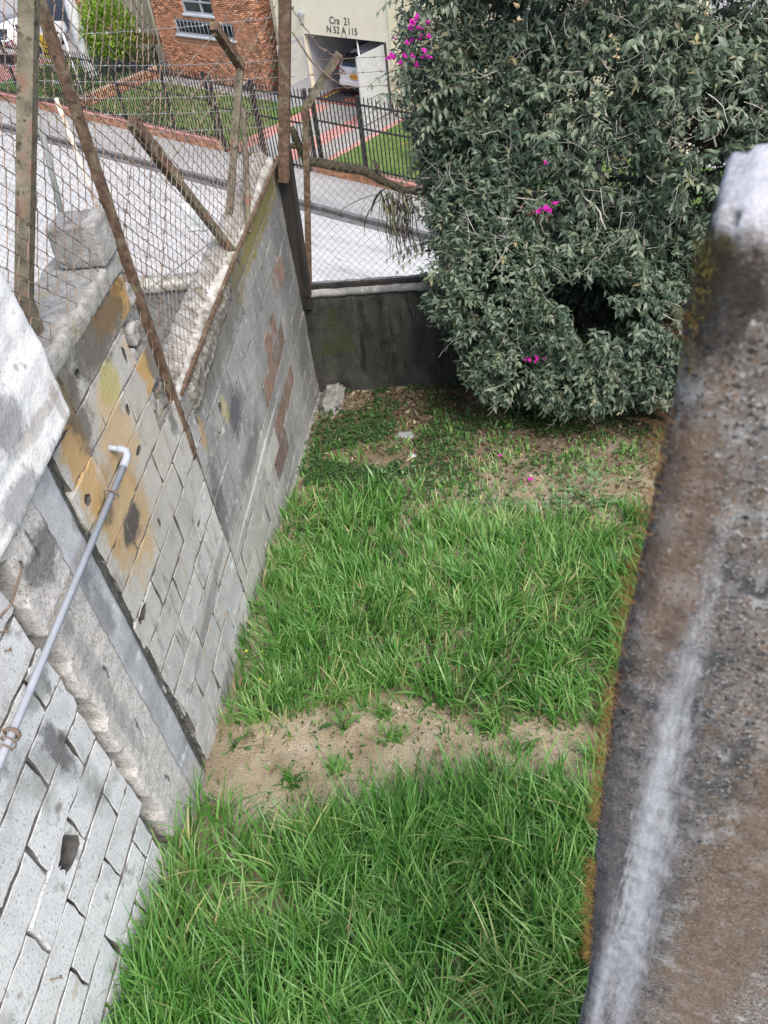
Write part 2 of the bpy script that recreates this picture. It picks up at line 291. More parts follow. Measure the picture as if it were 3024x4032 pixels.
# ------------------------------------------------------------------ the block wall on the left
WX = -1.633; CH = .2025; Z0 = 1.515
def ragged(y0, y1, z0, z1, n=(7, 3), j=.004):
    pts = []
    for a in np.linspace(0, 1, n[0], endpoint=False): pts.append((y0 + (y1 - y0) * a, z0))
    for a in np.linspace(0, 1, n[1], endpoint=False): pts.append((y1, z0 + (z1 - z0) * a))
    for a in np.linspace(0, 1, n[0], endpoint=False): pts.append((y1 - (y1 - y0) * a, z1))
    for a in np.linspace(0, 1, n[1], endpoint=False): pts.append((y0, z1 - (z1 - z0) * a))
    return [(a + random.uniform(-j, j), b + random.uniform(-j, j)) for a, b in pts]
def block(y0, y1, z0, z1, m, parent, base, hole=None, push=0.0, name='concrete_block'):
    P = ragged(y0, y1, z0, z1, j=.007); n = len(P); xf = WX + random.uniform(-.002, .0025) + push; cy, cz = (y0 + y1) / 2, (z0 + z1) / 2
    tilt = random.uniform(-.02, .02); tz = random.uniform(-.012, .012)
    fx = lambda y, z: xf + tilt * (y - cy) + tz * (z - cz)
    v = [(fx(y, z) - .085, y, z) for y, z in P] + [(fx(y, z) - random.uniform(.0005, .004), y, z) for y, z in P]
    ins = [(y + random.uniform(.001, .007) * np.sign(cy - y) * (1 if abs(cy - y) > .02 else .3), z + random.uniform(0, .003) * np.sign(cz - z)) for y, z in P]
    v += [(fx(y, z), y, z) for y, z in ins]
    f = [(k + i, k + (i + 1) % n, k + n + (i + 1) % n, k + n + i) for k in (0, n) for i in range(n)]
    if hole is None:
        f.append(tuple(2 * n + i for i in range(n)))
    else:
        hy, hz, ry, rz = hole; hp = []
        for (y, z) in ins:
            a = math.atan2((z - hz) / rz, (y - hy) / ry); k = random.uniform(.78, 1.12); hp.append((hy + ry * k * math.cos(a), hz + rz * k * math.sin(a)))
        v += [(fx(y, z) - .003, y, z) for y, z in hp] + [(fx(y, z) - .165, hy + (y - hy) * 1.04, hz + (z - hz) * 1.04) for y, z in hp]
        f += [(k * n + i, k * n + (i + 1) % n, k * n + n + (i + 1) % n, k * n + n + i) for k in (2, 3) for i in range(n)]
    b = MB(); b.add(v, f); o = b.build(name, m, parent, base)
    o.data.materials.append(M_joint)
    for p_ in list(o.data.polygons)[:n]: p_.material_index = 2 if hole is not None else 1
    if hole is not None:
        o.data.materials.clear(); o.data.materials.append(m); o.data.materials.append(M_core); o.data.materials.append(M_joint)
        for p_ in list(o.data.polygons)[-n:]: p_.material_index = 1  # shade inside the hole is put into this dark wall colour
    return o
def wall_run(root, base, y0, y1, rows, offs, pitch, m, holes=(), clay=(), y0j=0.0, y1j=0.0, fill=.3, skip=()):
    mo = MB()
    for k in rows:
        zt = Z0 - CH * k; zb = zt - CH; off = offs[k % 2]
        a0 = y0 + random.uniform(0, y0j); a1 = y1 - random.uniform(0, y1j)
        ys = [a0]; q = off + math.ceil((a0 - off + .06) / pitch) * pitch
        while q < a1 - .06: ys.append(q + random.uniform(-.012, .012)); q += pitch
        ys.append(a1)
        for p in range(len(ys) - 1):
            b0, b1 = ys[p] + .007, ys[p + 1] - .007; z_a, z_b = zb + .005 + random.uniform(0, .004), zt - .005 - random.uniform(0, .004)
            if any(b0 < sy < b1 and z_a < sz < z_b for sy, sz in skip): continue
            h = next((h for h in holes if b0 < h[0] < b1 and z_a < h[1] < z_b), None)
            mm = M_clay if any(b0 < c[0] < b1 and z_a < c[1] < z_b for c in clay) else m
            block(b0, b1, z_a, z_b, mm, root, base, h, push=random.choice((0, 0, 0, .003, -.002)))
            if p and random.random() < fill: mo.box(WX - .17, WX - random.uniform(.012, .04), ys[p] - .009, ys[p] + .009, zb, zt)
        y = a0                                               # the bed joint, with missing stretches
        while y < a1:
            e = min(a1, y + random.uniform(.08, .3))
            if random.random() < .85: mo.box(WX - .17, WX - random.choice((.006, .007, .008, .009, .012, .016, .03)) + random.uniform(-.001, .001), y, e, zb - .009, zb + .009)
            y = e
    o = mo.build('mortar', M_mortar, root, base); o['kind'] = 'stuff'
# nearest run
b = (-1.75, .6, 0); r = empty('block_wall', b, 'pale grey concrete block wall nearest the camera, with the grey pipe strapped along it', 'wall')
wall_run(r, b, -1.3, 1.79, range(-6, 9), (1.405, 1.175), .425, M_near, holes=((1.31, 1.01, .085, .075), (.55, 1.62, .03, .03)), y1j=.10, fill=.2)
MB().box(-1.90, WX - .165, -1.3, 1.80, -1.0, Z0 + CH * 6).build('core', M_core, r, b)
lump_obj('plaster', M_plast, r, b, -1.92, -1.585, .2, 2.53, 2.15, 2.92, step=.02, amp=.011, freq=13, seed=3, rnd=.02,
         warp=lambda V: V + np.stack([0 * V[:, 0], -.10 * np.clip(V[:, 2] - 2.55, 0, 1), .08 * np.clip(V[:, 1] - 2.05, 0, .5)], 1))
# concrete column
b = (-1.75, 2.05, 0); r = empty('concrete_column', b, 'rough cast concrete column between the pale near blocks and the orange stained blocks', 'column')
tooth = lambda V: np.stack([V[:, 0], V[:, 1] + (V[:, 1] < 1.95) * .016 * np.sign(np.sin((V[:, 2] - Z0) * math.pi / CH)) * (V[:, 0] > -1.7), V[:, 2]], 1)
lump_obj('rough_concrete', M_rough, r, b, -1.80, -1.602, 1.80, 2.085, -.7, 2.19, step=.016, amp=.0065, freq=30, seed=8, rnd=.006, warp=tooth, smooth=False)
lump_obj('smooth_face', M_smooth, r, b, -1.80, -1.612, 2.082, 2.268, -.7, 2.17, step=.022, amp=.006, freq=14, seed=12, rnd=.012)
# stained middle run
b = (-1.75, 2.9, 0); r = empty('stained_block_wall', b, 'raised stretch of block wall stained orange and yellow, beside the concrete column', 'wall')
wall_run(r, b, 2.305, 3.50, range(-4, 0), (2.61, 2.80), .46, M_seg2, holes=((3.03, 1.83, .022, .035), (2.42, 1.82, .03, .028), (2.98, 1.62, .04, .018), (3.20, 2.02, .018, .05), (2.75, 2.22, .03, .02)), skip=((3.42, 1.63), (3.42, 1.98)), y0j=.08, y1j=.05, fill=.3)
wall_run(r, b, 2.305, 3.58, range(0, 13), (2.61, 2.80), .46, M_seg2, holes=((2.42, 1.10, .06, .06), (2.9, 1.22, .012, .05), (3.3, .8, .05, .012)), y0j=.09, y1j=.0, fill=.25)
MB().box(-1.90, WX - .165, 2.27, 3.50, -1.3, 2.30).box(-1.86, WX - .062, 3.501, 3.60, -1.3, 1.40).build('core', M_core, r, b)
lump_obj('cap', M_capgrey, r, b, -1.93, -1.63, 2.40, 3.49, 2.30, 2.400, step=.02, amp=.010, freq=22, seed=21, rnd=.006, smooth=False)
for k, (y, z, s) in enumerate(((3.46, 1.60, .06), (3.40, 1.56, .05), (3.33, 1.66, .045), (3.47, 1.95, .06), (3.38, 2.02, .05), (3.50, 1.42, .07), (3.53, 1.25, .06), (3.47, 2.18, .05), (3.30, 1.94, .04), (2.33, 1.06, .04), (2.31, .62, .03), (2.30, .2, .03))):
    lump_obj('broken_chunk', M_capgrey if k % 3 else M_seg2, r, b, WX - .13, WX - .015 + random.uniform(-.02, .02), y - s * .8, y + s * .8, z - s, z + s, step=.014, amp=.014, freq=20, seed=130 + k, rnd=.008, smooth=False)
lump_obj('crack_shade_strip', M_core, r, b, -1.76, WX - .006, 2.262, 2.335, -.5, 2.1, step=.016, amp=.014, freq=17, seed=171, rnd=.004, smooth=False)  # dark strip added to stand for the shade in the narrow gap
# far run
b = (-1.75, 5.2, 0); r = empty('far_block_wall', b, 'lower far stretch of grey and brown block wall with mossy top, running to the back corner', 'wall')
clay = ((6.32, .78), (5.76, .63), (5.84, .31), (5.25, .41), (5.86, .02), (5.28, .07), (5.36, .58), (5.3, -.12))
wall_run(r, b, 3.60, 6.88, range(0, 13), (2.61, 2.80), .46, M_far, holes=((4.14, 1.01, .035, .045), (5.25, -.15, .04, .045), (5.72, .69, .05, .05), (3.62, .62, .02, .05)), clay=clay, fill=.45)
MB().box(-1.86, WX - .165, 3.602, 6.87, -1.6, 1.48).build('core', M_core, r, b)
lump_obj('cap', M_lichen, r, b, -1.80, -1.625, 3.58, 6.86, 1.44, 1.545, step=.025, amp=.016, freq=13, seed=24, rnd=.02,
         warp=lambda V: V + np.stack([0 * V[:, 0], 0 * V[:, 0], .05 * (V[:, 0] < -1.7)], 1))
lump_obj('lichen_crust', M_crust, r, b, -1.66, -1.612, 3.72, 4.95, 1.22, 1.47, step=.022, amp=.018, freq=10, seed=27, rnd=.03,
         warp=lambda V: np.stack([V[:, 0], V[:, 1], V[:, 2] + .16 * np.clip((V[:, 1] - 3.7) / 1.2, 0, 1) * (1.47 - V[:, 2]) / .25], 1))
lump_obj('footing', M_mortar, r, b, -1.70, -1.60, 3.0, 6.9, -1.3, -.52, step=.045, amp=.012, freq=8, seed=29, rnd=.03,
         warp=lambda V: V + np.stack([0 * V[:, 0], 0 * V[:, 0], -.13 * (V[:, 1] - 4.6)], 1))
# back wall: the part across the yard and its continuation in the next plot
b = (1.3, 7.0, -.9); r = empty('back_wall', b, 'low dark damp rendered wall across the far end of the yard, under the bush', 'wall')
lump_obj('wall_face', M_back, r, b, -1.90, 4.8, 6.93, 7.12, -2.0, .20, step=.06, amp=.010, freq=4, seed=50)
lump_obj('coping', M_backl, r, b, -1.62, 4.8, 6.91, 7.14, .19, .262, step=.035, amp=.012, freq=9, seed=51, rnd=.02)
b = (-4, 7.0, -.9); r = empty('neighbour_back_wall', b, 'mottled grey wall with mossy coping in the next plot, seen behind the rusty mesh', 'wall')
lump_obj('wall_face', M_backl, r, b, -8.0, -1.78, 6.96, 7.12, -2.0, .36, step=.06, amp=.010, freq=4, seed=53)
lump_obj('coping', M_lichen, r, b, -8.0, -1.77, 6.92, 7.15, .35, .45, step=.035, amp=.012, freq=9, seed=54, rnd=.02)
# loose block on the raised wall
lo = lump_obj('loose_block', M_capgrey, None, (0, 0, 0), -1.83, -1.615, 3.29, 3.47, 2.41, 2.60, step=.012, amp=.0075, freq=26, seed=61, rnd=.004, smooth=False)
tag(lo, 'rough broken concrete block resting on top of the orange stained wall', 'block')

# grey pipe along the near wall
b = (-1.575, 1.3, 1.74); r = empty('grey_pipe', b, 'thin grey plastic water pipe strapped along the pale near block wall', 'pipe')
MB().tube([(-1.575, -1.2, 1.72), (-1.572, .3, 1.728), (-1.568, 1.4, 1.748), (-1.565, 2.70, 1.782)], .0145, 10).build('run', M_pvc, r, b)
MB().tube([(-1.565, 2.67, 1.782), (-1.565, 2.735, 1.786), (-1.572, 2.757, 1.80), (-1.595, 2.76, 1.81), (-1.61, 2.76, 1.812)], [.0185] * 5, 10).build('elbow', M_pvc, r, b)
MB().tube([(-1.59, 2.76, 1.808), (-1.66, 2.75, 1.835)], .0145, 10).build('stub', M_pvc, r, b)
def ring(c, rad, wr, turns=1, ax=1, pitch=0, n=14, tail=None):
    p = [(c[0] + rad * math.cos(a), c[1] + pitch * a / 6.283, c[2] + rad * math.sin(a)) for a in np.linspace(0, 6.283 * turns, int(n * turns) + 1)]
    return MB().tube(p + (tail or []), wr, 6)
ring((-1.568, 1.375, 1.748), .026, .006, 1).build('clip', M_wire, r, b)
ring((-1.568, 1.31, 1.747), .027, .003, 2.2, pitch=.028, tail=[(-1.60, 1.40, 1.72), (-1.625, 1.42, 1.70)]).build('tie_wire', M_wire, r, b)
ring((-1.567, 2.49, 1.778), .030, .003, 1.1, pitch=.01, tail=[(-1.60, 2.50, 1.80)]).build('tie_wire', M_wire, r, b)
# nails and the bent wire on the near wall
for k, (y, z, l, lab) in enumerate(((1.62, 1.95, .05, 'upper small rusty nail in the near wall above the pipe'), (1.60, 1.88, .035, 'lower small rusty nail in the near wall above the pipe'), (.90, .84, .06, 'rusty nail sticking out of an open joint low on the near wall'))):
    tag(MB().tube([(WX - .03, y, z), (WX + l * .6, y + .3 * l, z + .1 * l)], .0035, 6).tube([(WX + l * .6, y + .3 * l, z + .1 * l), (WX + l * .68, y + .34 * l, z + .11 * l)], .008, 6).build('rusty_nail', M_wire), lab, 'nail')
tag(MB().tube([(-1.60, 1.86, 2.05), (-1.56, 1.80, 2.08), (-1.55, 1.66, 2.06), (-1.57, 1.5, 2.09), (-1.60, 1.38, 2.1)], .005, 6).build('bent_wire', M_wire), 'bent rusty wire sticking out below the white plaster at the left edge', 'wire')

# ------------------------------------------------------------------ rusty chain-link fence on the left wall
def chain(surf, u0, u1, v0f, v1f, cell, r, jit=.004, seed=0, tears=()):
    """zig-zag wires: surf(u,v)->point, u along, v up"""
    rg = random.Random(seed); mb = MB(); hw = cell / 2; n = int((u1 - u0) / hw)
    ph = [rg.uniform(0, 6) for _ in range(4)]
    for k in range(n):
        ua = u0 + k * hw; q0 = math.ceil(v0f(ua) / hw); q1 = int(v1f(ua) / hw)
        if q1 - q0 < 2: continue
        pts = []
        for q in range(q1, q0 - 1, -1):
            v = q * hw; side = (q + k) % 2; u = ua + hw * side
            du = .014 * math.sin(u * 5 + v * 3 + ph[0]) + .012 * math.sin(v * 9 + ph[1] + u * 2) + rg.uniform(-jit, jit); dv = .014 * math.sin(u * 4 + ph[2]) + rg.uniform(-jit, jit)
            pts.append(surf(u + du, v + dv, (side - .5) * 2 * r * .9))
        mb.tube(pts, r, 3, cap=False, sm=False)
    return mb
def barbed(pts, r=.0022, seed=0, step=.02, barb=.12, sag=.0):
    rg = random.Random(seed); mb = MB(); P = [Vector(p) for p in pts]; out = []; acc = 0; nb = .06
    for a, c in zip(P[:-1], P[1:]):
        L = (c - a).length; n = max(2, int(L / step))
        for k in range(n):
            t = k / n; q = a.lerp(c, t); q.z -= sag * 4 * t * (1 - t) * L; d = (c - a).normalized(); s1 = d.cross(Vector((0, 0, 1))); s1.normalize(); s2 = s1.cross(d)
            an = acc * 60; out.append(q + (s1 * math.cos(an) + s2 * math.sin(an)) * r * .8); acc += L / n
            if acc > nb:
                nb = acc + barb * rg.uniform(.85, 1.15)
                for w_ in range(2):
                    e = (s1 * rg.uniform(-1, 1) + s2 * rg.uniform(-1, 1) + d * rg.uniform(-.4, .4)).normalized() * .017
                    mb.tube([q - e, q + e], r * .75, 3, sm=False)
                mb.tube([q - d * .008, q + d * .008], r * 2.0, 5)
    out.append(P[-1]); mb.tube(out, r, 4, sm=False); return mb
b = (-1.66, 4.5, 1.5); r = empty('chain_link_fence', b, 'rusty leaning chain-link fence with steel posts along the top of the left block wall', 'fence')
def topx(u): return -1.67 + .37 * max(0, (u - 5.2) / 1.7) ** 1.3
def surfL(u, v, d):
    zb = 1.5; h = max(0, (v - zb) / 1.2); return (-1.655 + (topx(u) + 1.655) * h + .02 * math.sin(u * 3.1 + v * 2) + d, u + .10 * h * max(0, (u - 4) / 2.9), v)
vlo = lambda u: 1.50 + .02 * math.sin(u * 9) if u > 3.62 else (1.05 + (3.62 - u) * 2.6 if u > 3.42 else 2.36 + .12 * (3.4 - u) + .10 * math.sin(u * 23))
vhi = lambda u: 4.3 if u < 3.7 else (4.3 - (u - 3.7) * 1.15 if u < 5.2 else 2.575 - (u - 5.2) * .02)
chain(surfL, 2.55, 6.80, vlo, vhi, .098, .0027, seed=4).build('wire_mesh', M_wire, r, b, kind='stuff')
def post(name, m, pts, wd, label=None, sqr=True):
    mb = MB()
    for p, q in zip(pts[:-1], pts[1:]): mb.sq(p, q, wd) if sqr else mb.tube([p, q], wd / 2, 8)
    o = mb.build(name, m, r, b)
    if label: o['label'] = label
    return o
post('post', M_rustl, [(-1.76, 2.78, 2.32), (-1.75, 2.80, 2.54), (-1.36, 3.20, 3.75)], .055, 'thick greenish square post leaning at the left edge')
post('post', M_rust, [(-1.645, 3.545, 1.1), (-1.645, 3.62, 4.2)], .040, 'tall rusty square post in the notch of the wall')
post('brace', M_rustl, [(-1.635, 5.27, 1.44), (-1.765, 4.86, 2.18)], .045)
post('brace_arm', M_rust, [(-1.760, 4.875, 2.15), (-1.845, 4.66, 2.58)], .060)
post('post', M_rustl, [(-1.775, 5.6, 1.45), (-1.49, 5.9, 2.49)], .046, 'thin lichened post in the middle of the fence')
post('arm', M_rust, [(-1.49, 5.9, 2.47), (-1.53, 5.6, 2.79)], .05)
post('post', M_rust, [(-1.555, 6.78, 1.36), (-1.28, 6.83, 2.75)], .085, 'stout brown post at the far end of the wall')
post('arm', M_rust, [(-1.30, 6.82, 2.68), (-1.42, 6.65, 2.95)], .055)
MB().tube([(-1.60, 5.55, 1.5), (-1.66, 6.1, 1.75), (-1.64, 6.3, 2.1)], [.02, .024, .018], 7).build('old_stake', M_rustl, r, b)
mb = MB().sq((-1.615, 3.60, 1.50), (-1.600, 5.2, 1.535), .022).sq((-1.600, 5.2, 1.535), (-1.56, 6.78, 1.555), .022); mb.build('angle_iron', M_rust, r, b)
for k, (z1, z2, z3, z0) in enumerate(((2.58, 2.75, 2.95, 2.35), (2.42, 2.63, 2.82, 2.05), (2.28, 2.48, 2.70, 1.85))):
    barbed([(-1.66, 3.60 + .05 * k, z0), (-1.83 + .03 * k, 4.68 + .06 * k, z1), (-1.53 + .02 * k, 5.6 + .12 * k, z2), (-1.38 + .04 * k, 6.7, z3)], .0026, k, sag=.01).build('barbed_wire', M_wire, r, b)
post('red_stub', M_redp, [(-1.80, 2.33, 2.86), (-1.80, 2.40, 3.1)], .04)

# ------------------------------------------------------------------ mesh fence on the back wall
b = (-1.56, 7.0, .26); r = empty('chain_link_fence', b, 'chain-link fence with rusty bottom rail on the dark back wall beside the bush', 'fence')
vtop = lambda u: 1.86 - .02 * math.sin(u * 4)
chain(lambda u, v, d: (u + .13 * (v - .28) * max(0, 1 - (u + 1.55) / 1.2), 6.985 + .015 * math.sin(u * 3 + v * 4) + d, v), -1.60, 3.6, lambda u: .29, vtop, .074, .0022, seed=9).build('wire_mesh', M_wireo, r, b, kind='stuff')
post('post', M_rust, [(-1.565, 6.98, .24), (-1.31, 6.98, 1.87)], .05, 'dark brown corner post')
post('arm', M_rustl, [(-1.315, 6.98, 1.85), (-.99, 7.02, 2.20)], .058)
post('post', M_rust, [(.9, 6.98, .26), (.9, 6.98, 1.9)], .045); post('post', M_rust, [(2.8, 6.98, .26), (2.8, 6.98, 1.9)], .045)
MB().box(-1.59, 3.6, 6.955, 6.997, .262, .302).build('bottom_rail', M_blackp, r, b)
for k in range(3):
    barbed([(-1.36 + .10 * k, 7.0, 1.98 + .1 * k), (.9, 7.02, 1.95 + .1 * k), (3.5, 7.02, 1.98 + .1 * k)], .0022, 20 + k, sag=.012).build('barbed_wire', M_wire, r, b)
barbed([(-1.28, 6.83, 2.62), (-1.12, 6.95, 2.28), (-1.0, 7.0, 2.19)], .004, 33, sag=.05).build('barbed_wire', M_wire, r, b)
MB().tube([(-1.29, 6.85, 2.42), (-1.2, 6.92, 2.2), (-1.08, 6.97, 2.05), (-.95, 7.0, 1.95)], [.008, .007, .006, .004], 6).build('dead_vine', M_wire, r, b)
tag(MB().box(-1.665, -1.545, 6.885, 6.94, .1, 1.45).tube([(-1.50, 6.905, 1.62), (-1.535, 6.905, .9), (-1.57, 6.905, .24)], [.028, .036, .04], 5, sm=False).build('black_plank', M_blackp), 'blackened upright plank closing the end of the block wall at the back corner', 'plank')
# the continuation in the next plot
b = (-4, 7.0, .45); r = empty('chain_link_fence', b, 'fine grey-green chain-link fence on the neighbouring mottled back wall', 'fence')
chain(lambda u, v, d: (u, 7.03 + .02 * math.sin(u * 2 + v * 3) + d, v), -6.2, -1.72, lambda u: .46, lambda u: 2.15, .072, .0020, seed=14).build('wire_mesh', M_wireo, r, b, kind='stuff')
post('post', flat('dull_grey_paint', (.23, .24, .235), .6), [(-3.77, 7.0, .42), (-3.49, 6.98, 2.3)], .055, 'round grey post', sqr=False)
post('post', pmat('flaking_white_rust', [(.35, (.25, .13, .05)), (.5, (.5, .46, .40)), (.65, (.68, .66, .62))], 14, 6, .8, .3, 60, .003, coord='pos'), [(-3.30, 7.0, .42), (-3.34, 7.0, 2.10)], .04, 'thin post with flaking white paint and rust', sqr=False)
for k, (za, zb) in enumerate(((2.56, 2.50), (2.36, 2.20), (2.24, 2.08), (2.11, 1.97), (1.98, 1.86), (1.84, 1.72))):
    barbed([(-6.2, 7.04, za + .16), (-3.5, 7.03, za), (-1.32, 7.0, zb)], .0021, 50 + k, sag=.012).build('barbed_wire', M_galv, r, b)
tag(MB().tube([(-5.0, 6.6, -.45), (-3.0, 6.7, .50), (-2.1, 6.8, 1.0), (-1.72, 6.8, 1.30)], .006, 6).build('steel_cable', M_galv), 'thin taut steel cable running behind the rusty mesh to the far wall', 'cable')

# ------------------------------------------------------------------ foreground pier, close to the lens
M_pier = pmat('mossy_weathered_pier', [(.26, (.04, .036, .034)), (.40, (.17, .145, .125)), (.50, (.36, .325, .295)), (.60, (.25, .165, .115)), (.70, (.46, .43, .41)), (.85, (.60, .58, .57))], 120, 10, .95, 1.0, 300, .005, coord='pos', dist=.3,
              stretch=(1, 1, .85), specks=((20, (.24, .165, .115), .54, .68), (29, (.56, .54, .53), .54, .68), (24, (.10, .10, .105), .56, .68), (230, (.045, .04, .038), .55, .62), (300, (.70, .67, .65), .57, .65), (150, (.36, .24, .16), .60, .68)),
              axis='y', stains=((((.14, .11, .035), (.122, 3.775), (.014, .03)), dict(amt=.8, nscale=90)), (((.03, .025, .02), (.135, 3.745), (.018, .04)), dict(amt=.8, nscale=110)), (((.76, .75, .79), (.30, 3.842), (.30, .062)), dict(amt=.95, nscale=110, soft=.12, nk=.3)), (((.06, .045, .035), (.15, 3.76), (.02, .02)), dict(amt=.7, nscale=100)),
                                (((.085, .088, .10), (.155, 2.75), (.055, .72)), dict(amt=.8, nscale=90, soft=.5, ns=(1, 1, .2), nk=.9)),
                                (((.70, .70, .74), (.157, 3.22), (.010, .22)), dict(amt=.75, soft=.8, nscale=160, ns=(1, 1, .16), nk=1.6)), (((.66, .66, .71), (.168, 2.93), (.014, .26)), dict(amt=.75, soft=.8, nscale=160, ns=(1, 1, .16), nk=1.6)),
                                (((.60, .60, .65), (.147, 2.58), (.009, .28)), dict(amt=.7, soft=.8, nscale=160, ns=(1, 1, .16), nk=1.6)), (((.55, .55, .60), (.180, 2.58), (.012, .24)), dict(amt=.65, soft=.8, nscale=160, ns=(1, 1, .16), nk=1.6)),
                                (((.22, .145, .095), (.262, 3.0), (.045, .55)), dict(amt=.6, nscale=80)), (((.24, .15, .095), (.135, 3.55), (.02, .14)), dict(amt=.55, nscale=100))))
b = (.5, .35, 0); r = empty('masonry_pier', b, 'mossy weathered wall end standing very close at the right edge, out of focus', 'wall')
pd = Vector((.949, -.315, 0)); pv = Vector((.315, .949, 0)); XF = Matrix(((pd.x, pv.x, 0, .120), (pd.y, pv.y, 0, .425), (0, 0, 1, 0), (0, 0, 0, 1)))
def pw(V):
    z = V[:, 2]; V = V.copy(); V[:, 0] += .014 * np.sin(z * 3.2 + .6) * np.exp(-V[:, 0] * 3) - .02 * np.clip((2.7 - z), 0, .5) - .004 * np.exp(-((z - 3.74) / .03) ** 2) * np.exp(-V[:, 0] * 20); return V
lump_obj('wall_face', M_pier, r, b, 0, .75, 0, .105, 2.0, 3.800, step=.007, step_z=.008, amp=.0032, freq=60, seed=70, rnd=.008, xform=XF, warp=pw)
lump_obj('wall_base', M_pier, r, b, .002, .75, .002, .103, -.1, 2.004, step=.05, amp=.004, freq=20, seed=71, xform=XF)
tag(lump_obj('plastic_scrap', flat('dirty_clear_plastic', (.70, .74, .74), .35), None, (0, 0, 0), -2.56, -2.38, 6.985, 6.997, .90, 1.16, step=.02, amp=.02, freq=9, seed=95), 'crumpled whitish plastic scrap caught in the fine mesh in front of the street', 'scrap')

# ------------------------------------------------------------------ ribbons: grass blades, moss filaments
def ribbons(P, az, th0, kap, L, W, K=4, wprof=None, side=None):
    """P (N,3) roots; az heading; th0 lean from vertical at root; kap total extra lean; L length; W width -> verts, quads"""
    N = len(P); t = np.linspace(0, 1, K + 1); pos = np.zeros((N, K + 1, 3)); pos[:, 0] = P
    h = np.stack([np.cos(az), np.sin(az), 0 * az], 1)
    for k in range(K):
        th = th0 + kap * ((k + .5) / K) ** 1.4; d = h * np.sin(th)[:, None]; d[:, 2] = np.cos(th); pos[:, k + 1] = pos[:, k] + d * (L / K)[:, None]
    sd = np.stack([-np.sin(az), np.cos(az), 0 * az], 1)
    tw = (rng.random(N) - .5) * 1.6
    sd = sd * np.cos(tw)[:, None] + h * np.sin(tw)[:, None]
    wp = (1 - t ** 2.2) * .9 + .1 * (1 - t) if wprof is None else wprof(t)
    off = sd[:, None, :] * (W[:, None] * wp[None, :] * .5)[..., None]
    V = np.stack([pos - off, pos + off], 2).reshape(-1, 3)
    i0 = (np.arange(N) * (K + 1) * 2)[:, None] + (np.arange(K) * 2)[None, :]
    Q = np.stack([i0, i0 + 1, i0 + 3, i0 + 2], -1).reshape(-1, 4)
    return V, Q
# moss filaments on the pier edge
n = 2600; zz = rng.uniform(2.68, 3.74, 3 * n); zz = zz[fbm(zz * 22, zz * 3, 61, 3) > .40][:n]; n = len(zz); e = rng.uniform(-.003, .008, n)
n2 = 160
P = np.stack([.120 + e * pd.x + .014 * np.sin(zz * 3.2 + .6) - .003, .425 + e * pd.y, zz], 1) + np.outer(rng.uniform(-.002, .02, n), np.array(pv))
V, Q = ribbons(P, rng.normal(math.pi * .98, .45, n), rng.uniform(.5, 1.2, n), rng.uniform(-.9, .9, n), rng.gamma(2.2, .0042, n), np.full(n, .0006), 3)
M_moss = pmat('orange_moss_stalks', [(.3, (.12, .065, .025)), (.5, (.22, .12, .045)), (.7, (.36, .21, .075))], 60, 3, .8, 0, coord='pos', trans=.4)
link('moss_stalks', raw_mesh('moss_stalks', V - np.array(b), Q), M_moss, r, kind='stuff')
n = 700; P = np.stack([.121 + rng.uniform(-.003, .006, n), .428 + rng.uniform(-.008, .01, n), rng.uniform(3.70, 3.785, n)], 1)
V, Q = ribbons(P, rng.uniform(0, 6.28, n), rng.uniform(.2, 1.3, n), rng.uniform(-.5, .8, n), rng.uniform(.0015, .004, n), np.full(n, .0006), 2)
link('moss_cushion', raw_mesh('moss_cushion', V - np.array(b), Q), pmat('olive_moss', [(.3, (.05, .045, .012)), (.7, (.17, .14, .035))], 60, 3, .9, 0, coord='pos', trans=.2), r, kind='stuff')

# ------------------------------------------------------------------ grass
def cover(x, y):
    nz = fbm(x * 1.7 + 9, y * 1.7 + 2, 5, 4); nf = fbm(x * 5, y * 5, 15, 3)
    yl = 2.02 + .05 * x + (nz - .5) * .7; yh = 2.66 - .10 * np.sin(x * 1.9 + .4) + (fbm(x * 2 + 3, y, 25, 3) - .5) * .5
    near = 1 / (1 + np.exp(-(yl - y) * 16)); mid = 1 / (1 + np.exp(-(y - yh) * 9)) / (1 + np.exp((y - (4.6 + 1.2 * (nz - .5) - .25 * x)) * 2.2))
    back = (y > 4.4) * np.clip((nf - .36) * 4, 0, 1) * .75 * np.clip((6.9 - y) / 1.2, 0, 1)
    strip = .035 + .22 * np.clip((nf - .5) * 5, 0, 1)
    bare = (np.exp(-(((x + 1.12) / .28) ** 2 + ((y - 1.42) / .22) ** 2)) + .9 * np.exp(-(((x + 1.45) / .22) ** 2 + ((y - 1.9) / .35) ** 2)) + .7 * np.exp(-(((x + .9) / .2) ** 2 + ((y - 1.0) / .16) ** 2))
            + .8 * np.exp(-(((x + 1.5) / .13) ** 2 + ((y - 3.3) / .5) ** 2)))
    d = np.maximum(np.maximum(near, mid), np.maximum(back, strip)) * np.clip(1 - bare, .12, 1) * np.clip(.35 + nf * 1.3, .3, 1)
    return d, near, mid
N = 105000; x = rng.uniform(-1.62, 2.4, N); y = rng.uniform(.35, 6.85, N); d, near, mid = cover(x, y)
pr = d * np.where(near > .5, .80, np.where(mid > .4, .60, .36)) * np.where(x > 1.3, .55, 1)
keep = rng.random(N) < pr; x, y, near, mid = x[keep], y[keep], near[keep], mid[keep]; N = len(x)
P = np.stack([x, y, gz(x, y) - .006], 1); tall = fbm(x * 2.1 + 4, y * 2.1, 35, 3)
L = np.where(near > .5, .20 + .26 * tall, np.where(mid > .4, (.12 + .24 * tall) * np.clip(1.25 - .28 * np.clip(y - 3.6, 0, 9), .35, 1), .05 + .07 * tall)) * rng.uniform(.55, 1.2, N)
edge = np.exp(-((y - 1.95) / .18) ** 2); L *= 1 + .25 * edge * (near > .5)
